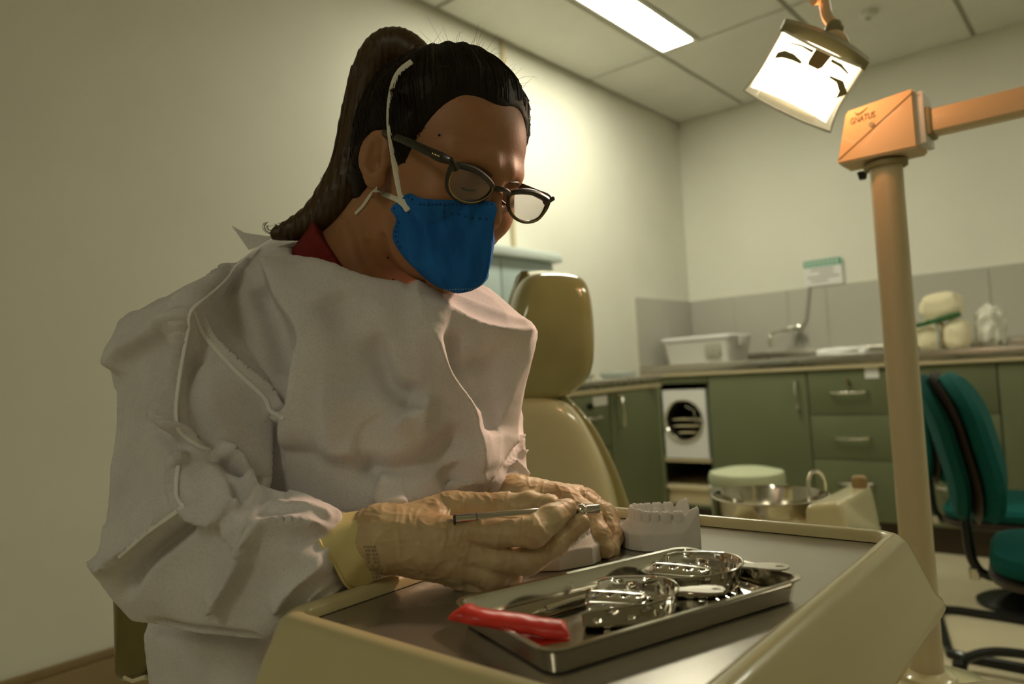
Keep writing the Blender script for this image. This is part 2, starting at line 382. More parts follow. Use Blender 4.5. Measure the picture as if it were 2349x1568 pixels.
# notice above the tap
t = thing('wall_sign', 'small white notice with green heading above the tap', 'sign', (-1.43, WY - .016, 1.43))
B().box((-1.542, WY - .022, 1.428), (-1.312, WY - .0155, 1.592)).obj('board', M['label'], t, smooth=False)
B().box((-1.540, WY - .0235, 1.548), (-1.314, WY - .0221, 1.590)).obj('heading', M['sign_green'], t, smooth=False)
hb = B()
for k in range(8): hb.box((-1.528 + k * .026, WY - .0245, 1.558), (-1.516 + k * .026, WY - .0236, 1.582))
hb.obj('heading_print', M['label'], t, smooth=False)
hb = B()
for k, (x0, x1) in enumerate(((-1.50, -1.36), (-1.45, -1.36), (-1.52, -1.33), (-1.50, -1.40))): hb.box((x0, WY - .0235, 1.525 - k * .024), (x1, WY - .0221, 1.534 - k * .024))
hb.obj('printed_lines', M['sign_grey'], t, smooth=False)

# ================================================================== fitted cabinets
FY = 4.0; CT = .938                                # cabinet front, underside of worktop
def handle_h(x, z, y, w, parent, m='chrome'):
    return B().tube([(x - w / 2, y, z), (x - w / 2 + .008, y - .022, z - .003), (x - w / 4, y - .030, z - .007), (x + w / 4, y - .030, z - .007), (x + w / 2 - .008, y - .022, z - .003), (x + w / 2, y, z)], .0065, 8).obj('handle', M[m], parent)
def handle_v(x, z, y, h, parent):
    return B().tube([(x, y, z + h / 2), (x, y - .022, z + h / 2 - .008), (x, y - .032, z + h / 4), (x, y - .032, z - h / 4), (x, y - .022, z - h / 2 + .008), (x, y, z - h / 2)], .007, 8).obj('handle', M['chrome'], parent)
def carcass(t, x0, x1, open_front=False):
    th = .018
    b = B()
    b.box((x0, FY + .02, .13), (x0 + th, WY - .02, CT)); b.box((x1 - th, FY + .02, .13), (x1, WY - .02, CT))
    b.box((x0 + th, FY + .02, .13), (x1 - th, WY - .02, .13 + th)); b.box((x0 + th, WY - .035, .15), (x1 - th, WY - .02, CT))
    b.box((x0 + th, FY + .02, CT - th), (x1 - th, FY + .10, CT))
    return b.obj('body', M['green_dk'], t, smooth=False)
# niche unit
t = thing('niche_cabinet', 'green open niche cabinet in the corner holding the white steriliser', 'cabinet', (-2.08, 4.37, .13), 'green fitted cabinets')
n0, n1 = -2.335, -1.90
carcass(t, n0, n1)
B().box((n0, FY, .872), (n1, FY + .02, CT), bevel=.002).obj('front_rail', M['green'], t)
B().box((n0, FY, .13), (n0 + .115, FY + .02, .867), bevel=.002).obj('side_panel', M['green'], t)
for z in (.40, .235): B().box((n0 + .019, FY + .01, z), (n1 - .019, WY - .04, z + .022), bevel=.002).obj('shelf', M['cream2'], t)
B().box((n0 + .116, FY + .03, .145), (n1 - .019, FY + .045, .232)).obj('lower_panel', M['cream2'], t, smooth=False)
# steriliser
ax0, ax1, az0, az1 = -2.205, -1.925, .4245, .835
t = thing('steriliser', 'white steriliser with round open metal door and trays inside the niche', 'steriliser', (-2.06, 4.2, .422))
b = B(); acx, acz, ar = -2.072, .652, .118
n = 48; ring = [(acx + ar * math.cos(2 * math.pi * k / n), acz + ar * math.sin(2 * math.pi * k / n)) for k in range(n)]
def sq(k):
    a = 2 * math.pi * k / n; c_, s_ = math.cos(a), math.sin(a); q = 1 / max(abs(c_), abs(s_))
    return (ax0 + ax1) / 2 + c_ * q * (ax1 - ax0) / 2, (az0 + az1) / 2 + s_ * q * (az1 - az0) / 2
yf = FY + .004
vs_ = [(*[sq(k)[0]], yf, sq(k)[1]) for k in range(n)] + [(x, yf, z) for x, z in ring] + [(x, yf + .30, z) for x, z in ring] + [(sq(k)[0], yf + .34, sq(k)[1]) for k in range(n)]
fs = []
for k in range(n):
    k2 = (k + 1) % n; fs += [(k, k2, n + k2, n + k), (n + k, n + k2, 2 * n + k2, 2 * n + k), (k, k2, 3 * n + k2, 3 * n + k)]
fs += [tuple(range(2 * n, 3 * n)), tuple(range(3 * n, 4 * n))]
b.mesh(vs_, fs).obj('case', M['white'], t, angle=30)
B().lathe([(ar - .004, .29), (ar - .004, -.002), (ar + .002, -.010), (ar + .012, -.010), (ar + .013, -.001)], (acx, yf, acz), 48, axis=(0, 1, 0), caps=False).obj('door_ring', M['chrome'], t)
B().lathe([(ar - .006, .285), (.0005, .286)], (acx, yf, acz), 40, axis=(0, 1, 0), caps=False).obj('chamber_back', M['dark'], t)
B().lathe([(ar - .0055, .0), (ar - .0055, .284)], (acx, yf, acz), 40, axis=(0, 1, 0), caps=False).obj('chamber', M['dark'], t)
for z in (.655, .615, .575):
    hw = math.sqrt(max(.001, (ar - .015) ** 2 - (z - acz) ** 2)) - .012
    B().box((acx - hw, yf + .03, z - .006), (acx + hw, yf + .25, z + .004), bevel=.002).obj('tray', M['cream2'], t)
B().tube([(acx + .02, yf - .004, acz + .085), (acx + .075, yf - .012, acz + .06), (acx + .088, yf - .012, acz - .02)], .005, 8).obj('latch', M['steel'], t)
B().box((ax1 - .042, yf - .010, acz - .012), (ax1 - .018, yf, acz + .012), bevel=.003).obj('door_hinge', M['chrome'], t)
# door unit, drawer units
def door_unit(x0, x1, label, hx):
    t = thing('door_cabinet', label, 'cabinet', ((x0 + x1) / 2, 4.37, .13), 'green fitted cabinets')
    carcass(t, x0, x1)
    d = B().box((x0 + .002, FY, .135), (x1 - .002, FY + .0195, CT - .003), bevel=.002).obj('door', M['green'], t)
    handle_v(hx, .785, FY, .16, d)
    return t
door_unit(-1.898, -1.333, 'green cabinet with one wide door behind the round bin', -1.385)
def drawer_unit(x0, x1, label, zs, key, lab=None, hx=None, hw=.18):
    t = thing('drawer_cabinet', label, 'cabinet', ((x0 + x1) / 2, 4.37, .13), 'green fitted cabinets')
    carcass(t, x0, x1); hx = hx or (x0 + x1) / 2
    for k in range(len(zs) - 1):
        d = B().box((x0 + .002, FY, zs[k + 1] + .002), (x1 - .002, FY + .0195, zs[k] - .002), bevel=.002).obj('drawer', M['green'], t)
        hz = zs[k] - (.135 if k == 0 else .115)
        handle_h(hx, hz, FY, hw, d, 'chrome' if k < 2 else 'steel')
        if k == 0 and key:
            B().cyl((hx, FY, hz + .052), (hx, FY - .014, hz + .052), .011, n=14).obj('lock', M['gold'], d)
            B().box((hx - .002, FY - .03, hz + .03), (hx + .002, FY - .014, hz + .060)).obj('key', M['chrome'], d, smooth=False)
        if k == 0 and lab: B().box((lab - .03, FY - .0015, CT - .075), (lab + .035, FY - .0003, CT - .02)).obj('sticker', M['label'], d, smooth=False)
    return t
drawer_unit(-1.331, -.905, 'green drawer cabinet with gold key and white sticker left of the pole', (CT - .003, .678, .445, .135), True, -1.01, -1.125)
drawer_unit(-.903, -.475, 'green drawer cabinet behind the teal chair backs', (CT - .003, .678, .445, .135), False, None, -.67)
door_unit(-.473, .02, 'green door cabinet at the right edge of the counter row', -.06)
o = B().box((-2.335, FY + .05, 0), (.02, FY + .07, .129)).obj('kick_board', M['kick'], smooth=False)
tag(o, 'dark recessed kick board under the green counter row', 'kick board')
# worktop with sunk basin
t = thing('worktop', 'long stainless steel worktop with sink along the back wall', 'worktop', (-1.1, 4.37, CT))
sx0, sx1, sy0, sy1 = -1.78, -1.28, 4.14, 4.56
b = B()
for lo, hi in (((-2.335, FY - .012), (sx0, WY - .016)), ((sx1, FY - .012), (.03, WY - .016)), ((sx0, FY - .012), (sx1, sy0)), ((sx0, sy1), (sx1, WY - .016))):
    b.box((*lo, CT + .014), (*hi, CT + .036))
b.obj('steel_top', M['steel'], t, smooth=False)
B().box((-2.335, FY - .020, CT + .001), (.03, FY - .0125, CT + .052), bevel=.003).box((-2.335, FY - .0125, CT + .0365), (.03, FY + .006, CT + .052), bevel=.003).obj('front_lip', M['steel'], t)
B().box((-2.335, FY - .016, CT - .020), (.03, FY + .004, CT), bevel=.002).obj('edge_band', M['cream2'], t)
B().box((-2.335, WY - .045, CT + .0365), (.03, WY - .016, CT + .095), bevel=.004).obj('upstand', M['steel'], t)
b = B(); rings = [rrect((sx0 + sx1) / 2, (sy0 + sy1) / 2, (sx1 - sx0) / 2 - q, (sy1 - sy0) / 2 - q, .05, z) for q, z in ((-.012, CT + .0375), (.004, CT + .036), (.012, CT - .01), (.03, CT - .14))]
b.loft(rings, caps=(False, True)).obj('sink_bowl', M['steel'], t)
# wall tap
tp = Vector((-1.60, WY - .014, 1.155))
t = thing('wall_tap', 'chrome wall tap with lever above the sink', 'tap', (tp.x, tp.y, 1.08))
B().cyl(tp, tp + Vector((0, -.03, 0)), .026, .020).cyl(tp + Vector((0, -.02, 0)), tp + Vector((0, -.085, .0)), .014).obj('tap_body', M['chrome'], t)
B().tube(spline([tp + Vector(q) for q in ((0, -.06, 0), (-.05, -.12, .010), (-.11, -.17, -.005), (-.125, -.18, -.05), (-.125, -.18, -.09))], 5), .011, 10).obj('spout', M['chrome'], t)
B().box(tp + Vector((-.045, -.10, .012)), tp + Vector((.045, -.06, .034)), bevel=.006).obj('lever', M['chrome'], t)
o = B().tube([(-1.515, WY - .022, 1.426), (-1.55, WY - .022, 1.22), (-1.585, WY - .022, 1.17)], .008, 8).obj('water_pipe', M['sign_grey']); tag(o, 'thin grey pipe running from notice down to the tap', 'pipe')
o = B().tube([(-1.60, WY - .028, 1.138), (-1.595, WY - .026, 1.05), (-1.59, WY - .024, CT + .097)], .012, 8).obj('drop_pipe', M['sign_grey']); tag(o, 'short grey pipe below the tap', 'pipe')

# left run of cabinets along the left wall
LX = WX + .63
t = thing('side_cabinet', 'dark green cabinet against the left wall behind the dental chair', 'cabinet', (WX + .31, 2.6, 0))
B().box((WX + .002, 2.0, .12), (LX - .02, 3.08, .888)).obj('body', M['green_dk'], t, smooth=False)
for y0, y1, z0, z1 in ((2.05, 2.655, .66, .885), (2.05, 2.655, .13, .656)):
    d = B().box((LX - .0195, y0, z0), (LX, y1, z1), bevel=.002).obj('drawer', M['green'], t)
    yc, zc = 2.50, z1 - .09
    B().tube([(LX, yc - .07, zc), (LX + .025, yc - .06, zc - .004), (LX + .03, yc, zc - .006), (LX + .025, yc + .06, zc - .004), (LX, yc + .07, zc)], .0065, 8).obj('handle', M['steel'], d)
    if z1 > .8:
        B().box((LX + .0003, 2.53, .838), (LX + .0015, 2.64, .878)).obj('sticker', M['label'], d, smooth=False)
        B().cyl((LX, 2.50, .84), (LX + .016, 2.50, .84), .013, n=14).obj('lock', M['black'], d)
d = B().box((LX - .0195, 2.66, .13), (LX, 3.078, .885), bevel=.002).obj('door', M['green'], t)
B().tube([(LX, 2.715, .875), (LX + .03, 2.715, .865), (LX + .035, 2.717, .80), (LX + .03, 2.72, .74), (LX, 2.72, .73)], .008, 8).obj('handle', M['chrome'], d)
B().box((WX + .002, 2.02, 0), (LX - .08, 3.06, .119)).obj('plinth', M['kick'], t, smooth=False)
o = B().box((WX + .002, 1.95, .910), (LX + .015, 3.10, .945), bevel=.003).obj('side_worktop', M['steel']); tag(o, 'steel top of the cabinet against the left wall', 'worktop')
B().box((LX - .01, 1.95, .8885), (LX + .012, 3.10, .9095), bevel=.002).obj('edge_band', M['cream2'], o)
# small things on it
p = on_z(1385, 838, .945)
o = B().loft([rrect(0, 0, a, b_, .02, z) for a, b_, z in ((.085, .06, 0), (.10, .075, .03), (.094, .07, .03), (.08, .055, .006))]).obj('kidney_dish', M['white_blue'])
o.location = (WX + .30, 2.86, .9455); o.rotation_euler.z = .4; tag(o, 'pale blue plastic dish on side worktop behind the headrest', 'dish')
o = B().loft([rrect(0, 0, a, b_, .015, z) for a, b_, z in ((.07, .05, 0), (.08, .06, .026), (.074, .054, .026), (.064, .044, .005))]).obj('tray_dish', M['white_blue'])
o.location = (WX + .47, 3.0, .9455); o.rotation_euler.z = -.3; tag(o, 'small pale blue dish at end of the side worktop', 'dish')
o = B().tube([(WX + .25, 2.84, .980), (WX + .40, 2.90, .960)], .006, 8).obj('wooden_stick', M['cream2']); tag(o, 'thin brown stick lying across the pale blue dish', 'stick')

# ================================================================== things on the back worktop
TZ = CT + .0365
t = thing('plastic_box', 'milky plastic storage box with lid on the worktop', 'box', (-2.03, 4.25, TZ))
c0 = (-2.03, 4.30)
B().loft([rrect(*c0, .20, .15, .03, TZ), rrect(*c0, .225, .175, .035, TZ + .155), rrect(*c0, .219, .169, .033, TZ + .155), rrect(*c0, .195, .145, .03, TZ + .006)]).obj('body', M['plastic'], t)
B().loft([rrect(*c0, .232, .182, .035, TZ + .157), rrect(*c0, .234, .184, .035, TZ + .172), rrect(*c0, .22, .17, .03, TZ + .180)]).obj('lid', M['white'], t)
for s in (-1, 1): B().box((c0[0] + s * .233 - .008, c0[1] - .05, TZ + .105), (c0[0] + s * .233 + .008, c0[1] + .05, TZ + .165), bevel=.004).obj('clip', M['plastic'], t)
B().box((-1.965, c0[1] - .176, TZ + .05), (-1.865, c0[1] - .164, TZ + .13), bevel=.002).obj('side_sticker', M['grid'], t)
def blob(name, m, c, r, parent=None, amp=.15, seed=0, sc=3.0, sub=4):
    bm = bmesh.new(); bmesh.ops.create_icosphere(bm, subdivisions=sub, radius=1)
    for v in bm.verts:
        k = 1 + amp * noise.noise(v.co * sc + Vector((seed, seed * 2, 0)))
        s = [math.copysign(abs(q) ** .75, q) for q in v.co]
        v.co = Vector((c[0] + s[0] * r[0] * k, c[1] + s[1] * r[1] * k, max(c[2] - r[2], c[2] + s[2] * r[2] * k)))
    return B().bm(bm).obj(name, m, parent, angle=0)
t = thing('cotton_pack', 'cream cotton packs tied with dark green band on worktop', 'package', (-.70, 4.27, TZ))
blob('pack', M['cottonpack'], (-.775, 4.26, TZ + .085), (.070, .07, .083), t, .10, 1)
blob('pack', M['cottonpack'], (-.655, 4.24, TZ + .08), (.062, .07, .078), t, .10, 2)
blob('top_pack', M['cottonpack'], (-.715, 4.24, TZ + .228), (.095, .07, .075), t, .12, 3)
B().tube(spline([(-.87, 4.19, TZ + .135), (-.80, 4.175, TZ + .145), (-.70, 4.17, TZ + .165), (-.625, 4.175, TZ + .185)], 5), .016, 8, flat=.5).obj('green_band', M['band_green'], t)
B().tube([(-.735, 4.182, TZ + .15), (-.725, 4.18, TZ + .09), (-.735, 4.182, TZ + .02)], .008, 6).obj('tie', M['sign_grey'], t)
o = blob('plastic_bag', M['bag'], (-.520, 4.33, TZ + .1085), (.062, .10, .108), None, .35, 5, 3.5); tag(o, 'crinkled white plastic bag right of the cotton packs', 'bag')
t = thing('spray_bottle', 'bluish plastic bottle with blue cap just right of pole', 'bottle', (-.895, 4.22, TZ))
B().lathe([(.030, 0), (.038, .006), (.038, .15), (.030, .19), (.016, .21), (.015, .225)], (-.895, 4.22, TZ), 24).obj('body', M['bottle'], t)
B().lathe([(.018, 0), (.019, .03), (.016, .034)], (-.895, 4.22, TZ + .226), 20).obj('cap', M['blue'], t)
B().lathe([(.0385, 0), (.0385, .10)], (-.895, 4.22, TZ + .03), 24, caps=False).obj('paper_label', M['pale_blue'], t)
o = blob('folded_cloth', M['label'], (-1.17, 4.10, TZ + .028), (.13, .06, .028), None, .2, 8, 3); tag(o, 'folded white cloth at the sink edge left of pole', 'cloth')
# bin on the floor
bc = at(1712, 1085, 3.25); bz = bc.z
t = thing('waste_bin', 'round pale bin with flat light green lid in front of cabinets', 'bin', (bc.x, bc.y, 0))
B().lathe([(.125, 0), (.130, .01), (.155, bz - .055), (.157, bz - .05)], (bc.x, bc.y, 0), 40).obj('bin_body', M['white'], t)
b = B(); rings = []
for z, r, a in ((bz - .20, .152, .004), (bz - .12, .160, .008), (bz - .05, .166, .006), (bz - .045, .158, 0)):
    rings.append([(bc.x + (r + a * noise.noise(Vector((math.cos(2 * math.pi * k / 60) * 4, math.sin(2 * math.pi * k / 60) * 4, z * 20)))) * math.cos(2 * math.pi * k / 60), bc.y + (r + a * noise.noise(Vector((math.cos(2 * math.pi * k / 60) * 4 + 9, math.sin(2 * math.pi * k / 60) * 4, z * 20)))) * math.sin(2 * math.pi * k / 60), z) for k in range(60)])
b.loft(rings, caps=(False, False)).obj('bin_liner', M['bag'], t)
B().lathe([(.150, bz - .0485), (.163, bz - .044), (.165, bz - .012), (.158, bz + .008), (.10, bz + .022), (.001, bz + .026)], (bc.x, bc.y, 0), 48).obj('lid', M['lidgreen'], t)
# ================================================================== solid modelling by distance fields
def sd_ell(p, c, r):
    q = p - np.asarray(c, np.float32); r = np.asarray(r, np.float32)
    k0 = np.linalg.norm(q / r, axis=-1); k1 = np.linalg.norm(q / (r * r), axis=-1) + 1e-9
    return k0 * (k0 - 1) / k1
def sd_cap(p, a, b, ra, rb):
    a, b = np.asarray(a, np.float32), np.asarray(b, np.float32); ba = b - a
    h = np.clip(((p - a) @ ba) / max(float(ba @ ba), 1e-12), 0, 1)
    return np.linalg.norm(p - a - h[..., None] * ba, axis=-1) - (ra + (rb - ra) * h)
def smin(a, b, k):
    h = np.clip(.5 + .5 * (b - a) / k, 0, 1); return b + (a - b) * h - k * h * (1 - h)
def smax(a, b, k): return -smin(-a, -b, k)
def hull_planes(pts):
    bm = bmesh.new(); [bm.verts.new(tuple(map(float, q))) for q in pts]
    r = bmesh.ops.convex_hull(bm, input=list(bm.verts)); c = np.mean(np.array(pts), 0)
    fs = [g for g in r['geom'] if isinstance(g, bmesh.types.BMFace)]
    bmesh.ops.recalc_face_normals(bm, faces=list(bm.faces)); out = set()
    for f in bm.faces:
        nn = np.array(f.normal); o = np.array(f.verts[0].co); d = nn @ o
        if nn @ c - d > 0: nn, d = -nn, -d
        out.add(tuple(np.round([*nn, d], 5)))
    bm.free(); return np.array(list(out), np.float32)
def sd_hull(p, pl):
    out = None
    for a in pl:
        v = p @ a[:3] - a[3]; out = v if out is None else np.maximum(out, v)
    return out
def sd_soft(p, pl, k):
    """hull with all its edges rounded"""
    m = sd_hull(p, pl); t = np.zeros(m.shape, np.float32)
    for a in pl: t += np.exp(np.clip((p @ a[:3] - a[3] - m) / k, -30, 0))
    return m + k * np.log(t)
def surface_nets(fn, lo, hi, res, blk=8):
    """mesh of fn == 0, only blocks near the surface are sampled"""
    lo = np.asarray(lo, float); n = np.maximum(np.ceil((np.asarray(hi, float) - lo) / res / blk).astype(int), 1); N = n * blk
    V = np.full(tuple(N), 1.0, np.float32)
    bi = np.stack(np.meshgrid(*[np.arange(k) for k in n], indexing='ij'), -1).reshape(-1, 3)
    cen = lo + (bi + .5) * blk * res - res / 2
    dv = fn(cen.astype(np.float32)); act = np.abs(dv) < blk * res * 1.15
    for b_, s in zip(bi[~act], dv[~act]):
        if s < 0: x, y, z = b_ * blk; V[x:x + blk, y:y + blk, z:z + blk] = -1.0
    off = np.stack(np.meshgrid(*[np.arange(blk)] * 3, indexing='ij'), -1).reshape(-1, 3)
    ab = bi[act]; step = 600
    for s in range(0, len(ab), step):
        idx = (ab[s:s + step, None, :] * blk + off[None]).reshape(-1, 3)
        V[idx[:, 0], idx[:, 1], idx[:, 2]] = fn((lo + idx * res).astype(np.float32))
    ins = V < 0
    cs = [(i, j_, k) for i in (0, 1) for j_ in (0, 1) for k in (0, 1)]
    sh = tuple(np.array(V.shape) - 1); sl = lambda c: tuple(slice(c[a], c[a] + sh[a]) for a in range(3))
    cnt = np.zeros(sh, np.uint8)
    for c in cs: cnt += ins[sl(c)]
    ac = np.argwhere((cnt > 0) & (cnt < 8)); vid = np.full(sh, -1, np.int64); vid[tuple(ac.T)] = np.arange(len(ac))
    cv = {c: V[ac[:, 0] + c[0], ac[:, 1] + c[1], ac[:, 2] + c[2]] for c in cs}
    acc = np.zeros((len(ac), 3)); num = np.zeros(len(ac))
    for c in cs:
        for a in range(3):
            if c[a] == 0:
                c2 = list(c); c2[a] = 1; c2 = tuple(c2); va, vb = cv[c], cv[c2]; m = (va < 0) != (vb < 0)
                t = np.where(m, va / np.where(np.abs(va - vb) < 1e-9, 1, va - vb), 0)
                q = np.repeat(np.array([c], float), len(ac), 0); q[:, a] += t
                acc[m] += q[m]; num[m] += 1
    verts = lo + (ac + acc / num[:, None]) * res
    faces = []
    for a in range(3):
        b_, c_ = (a + 1) % 3, (a + 2) % 3
        s0 = [slice(None)] * 3; s1 = [slice(None)] * 3; s0[a] = slice(0, -1); s1[a] = slice(1, None)
        A, Bq = ins[tuple(s0)], ins[tuple(s1)]; e = np.argwhere(A != Bq)
        e = e[(e[:, b_] > 0) & (e[:, c_] > 0) & (e[:, b_] < sh[b_]) & (e[:, c_] < sh[c_])]
        flip = A[tuple(e.T)]
        q = []
        for db, dc in ((-1, -1), (0, -1), (0, 0), (-1, 0)):
            g = e.copy(); g[:, b_] += db; g[:, c_] += dc; q.append(vid[tuple(g.T)])
        q = np.stack(q, 1); q[~flip] = q[~flip][:, ::-1]; faces.append(q)
    faces = np.concatenate(faces); faces = faces[(faces >= 0).all(1)]
    return verts, faces
def relax(v, f, it=1, lam=.5):
    e = np.concatenate([f[:, [0, 1]], f[:, [1, 2]], f[:, [2, 3]], f[:, [3, 0]]]); n = len(v)
    deg = np.bincount(e.ravel(), minlength=n)[:, None]
    for _ in range(it):
        s = np.zeros_like(v)
        for k in range(3): s[:, k] = np.bincount(e[:, 0], v[e[:, 1], k], n) + np.bincount(e[:, 1], v[e[:, 0], k], n)
        v = v + lam * (s / np.maximum(deg, 1) - v)
    return v
def vnormals(v, f):
    fn_ = np.cross(v[f[:, 2]] - v[f[:, 0]], v[f[:, 3]] - v[f[:, 1]]); n = np.zeros_like(v)
    for k in range(4): 
        for c in range(3): n[:, c] += np.bincount(f[:, k], fn_[:, c], len(v))
    return n / (np.linalg.norm(n, axis=1)[:, None] + 1e-12)
def raw_obj(name, v, f, m, parent=None, sharp=0):
    """v in room coordinates"""
    org = np.zeros(3); q = parent
    while q is not None: org = org + np.array(q.location); q = q.parent
    me = bpy.data.meshes.new(name); v = np.asarray(v, float) - org; f = np.asarray(f)
    me.vertices.add(len(v)); me.vertices.foreach_set('co', v.ravel())
    k = f.shape[1]; me.loops.add(f.size); me.loops.foreach_set('vertex_index', f.ravel().astype(np.int32))
    me.polygons.add(len(f)); me.polygons.foreach_set('loop_start', np.arange(0, f.size, k, dtype=np.int32))
    me.polygons.foreach_set('use_smooth', np.ones(len(f), bool)); me.update(calc_edges=True); me.validate()
    if sharp: me.set_sharp_from_angle(angle=math.radians(sharp))
    me.materials.append(m); o = bpy.data.objects.new(name, me); COL.objects.link(o)
    if parent is not None: o.parent = parent
    return o
def sdf_obj(fn, pts, pad, res, name, m, parent=None, it=1, lens=False, post=None):
    pts = np.array(pts, float); lo, hi = pts.min(0) - pad - 3 * res, pts.max(0) + pad + 3 * res
    v, f = surface_nets(fn, lo, hi, res)
    v = relax(v, f, it)
    if post is not None: v = post(v, f)
    if lens: v = to_world(v)
    return raw_obj(name, v, f, m, parent)
def bvh_of(o):
    me = o.data; v = np.empty(len(me.vertices) * 3); me.vertices.foreach_get('co', v)
    org = np.zeros(3); q = o
    while q is not None: org = org + np.array(q.location); q = q.parent
    v = v.reshape(-1, 3) + org
    return BVHTree.FromPolygons([tuple(a) for a in v], [tuple(p.vertices) for p in me.polygons])
def hit(px, py, trees, lift=0.0):
    """point of the surface seen at a place in the photograph, raised by lift metres along its normal"""
    d = Vector(ray(px, py)).normalized(); best = None
    for tr in trees:
        h = tr.ray_cast(Vector(EYE), d)
        if h[0] is not None and (best is None or h[3] < best[3]): best = h
    if best is None: return None
    n = best[1]; n = n if n.dot(d) < 0 else -n
    return best[0] + n * lift
# ================================================================== operating lamp, its post and beam
pp = at(2066, 800, 1.22)
y0 = pp.y - .045
def fz(px, py, y=None): return on_y(px, py, y0 if y is None else y)
q = [fz(1940, 256), fz(2094, 201), fz(2106, 337), fz(1920, 377)]
zb_ = (q[2].z + q[3].z) / 2; zt_ = q[1].z
poly = [(q[0].x, q[0].z), (q[1].x, q[1].z), (q[2].x, zb_), (q[3].x, zb_)]
dep = .075
t = thing('lamp_post', 'cream steel post with slanted head box and beam at right', 'lamp post', (pp.x, pp.y, .4605))
B().lathe([(.0255, 0), (.0255, zb_ - .4605)], (pp.x, pp.y, .4605), 32).obj('post', M['cream2'], t)
B().lathe([(.034, 0), (.034, .008), (.027, .012)], (pp.x, pp.y, zb_ - .0125), 32).obj('collar', M['olive_band'], t)
def prism(poly, ya, yb):
    n = len(poly); return [(x, ya, z) for x, z in poly] + [(x, yb, z) for x, z in poly], [tuple(range(n)), tuple(range(2 * n - 1, n - 1, -1))] + [(k, (k + 1) % n, n + (k + 1) % n, n + k) for k in range(n)]
bm = bmesh.new(); v_, f_ = prism(poly, y0, y0 + dep)
vv = [bm.verts.new(a) for a in v_]; [bm.faces.new([vv[i] for i in f]) for f in f_]
bmesh.ops.recalc_face_normals(bm, faces=bm.faces); bmesh.ops.bevel(bm, geom=list(bm.edges), offset=.003, segments=2, affect='EDGES')
hb = B().bm(bm).obj('head_box', M['orange'], t)
# joint line across the front, screw, plug below
a, c = fz(1918, 374, y0 - .0005), fz(2098, 205, y0 - .0005)
B().tube([a + Vector((.003, 0, .004)), c + Vector((-.004, 0, -.004))], .0009, 6).obj('cover_joint', M['brown_tab'], hb)
s = fz(1999, 285, y0 - .0005); B().cyl(s + Vector((0, .001, 0)), s + Vector((0, -.0015, 0)), .0042, n=16).obj('screw', M['grid'], hb)
s = on_z(1978, 396, zb_); B().cyl(Vector((s.x, s.y, zb_ + .001)), Vector((s.x, s.y, zb_ - .012)), .009, .006, n=16).obj('rubber_plug', M['black'], hb)
B().box((q[2].x - .001, y0 + .006, zb_ + .006), (q[2].x + .012, y0 + dep - .006, zt_ - .006), bevel=.002).obj('end_plate', M['white'], t)
# lettering on the box
cu = bpy.data.curves.new('txt', 'FONT'); cu.body = 'GNATUS'; cu.size = .021; cu.extrude = .0002; cu.shear = .25
to = bpy.data.objects.new('txt', cu); COL.objects.link(to)
bpy.context.view_layer.update()
tm = bpy.data.meshes.new_from_object(to.evaluated_get(bpy.context.evaluated_depsgraph_get()))
bpy.data.objects.remove(to)
p0_, p1_ = fz(1949, 281, y0 - .0006), fz(2008, 262, y0 - .0006)
wd = max(v.co.x for v in tm.vertices); sc_ = (p1_ - p0_).length / wd
ex = (p1_ - p0_).normalized(); ez = Vector((0, -1, 0)); ey = Vector((ex.z * -1, 0, ex.x)); 
Mt = frame(p0_ - ey * .004, ex * sc_, ey * sc_ * 1.45, ez)
B().mesh([Mt @ v.co for v in tm.vertices], [list(f.vertices) for f in tm.polygons]).obj('lettering', M['black'], hb, smooth=False)
sw = [fz(a_, b_, y0 - .0006) for a_, b_ in ((1961, 258), (1966, 263), (1975, 259), (1990, 246))]
B().tube(sw, [.0006, .0012, .0010, .0004], 6).obj('emblem', M['black'], hb)
# beam to the right
ba, bb = fz(2120, 253, y0 + .012), fz(2120, 302, y0 + .012)
t2 = B().box((q[2].x + .0125, y0 + .010, bb.z - .002), (q[2].x + .9, y0 + .058, ba.z), bevel=.003).obj('beam', M['orange'], t)
B().box((q[2].x + .0115, y0 + .008, bb.z - .006), (q[2].x + .020, y0 + .060, ba.z + .004), bevel=.002).obj('beam_sleeve', M['olive_band'], t)
bex = q[2].x + .86

# lamp head: own frame (u along the rim to the right, w down the face, nrm out of the face)
LD = 1.10
c_tl, c_tr, c_br, c_bl = at(1787, 62, LD), at(1972, 152, LD - .01), at(1902, 285, LD + .045), at(1727, 205, LD + .055)
lc = (c_tl + c_tr + c_br + c_bl) / 4
lu = ((c_tr - c_tl) + (c_br - c_bl)).normalized(); lw = ((c_bl - c_tl) + (c_br - c_tr)); lw = (lw - lu * lw.dot(lu)).normalized()
ln = lu.cross(lw).normalized()
if ln.dot(Vector(EYE) - lc) < 0: ln = -ln
hw_, hh_ = ((c_tr - c_tl).length + (c_br - c_bl).length) / 4, ((c_bl - c_tl).length + (c_br - c_tr).length) / 4
def LP(u, w, n_): return lc + lu * (u * hw_) + lw * (w * hh_) + ln * n_
t = thing('operating_lamp', 'glowing dental operating lamp with clear shield hanging at top right', 'lamp', LP(0, -1, -.02))
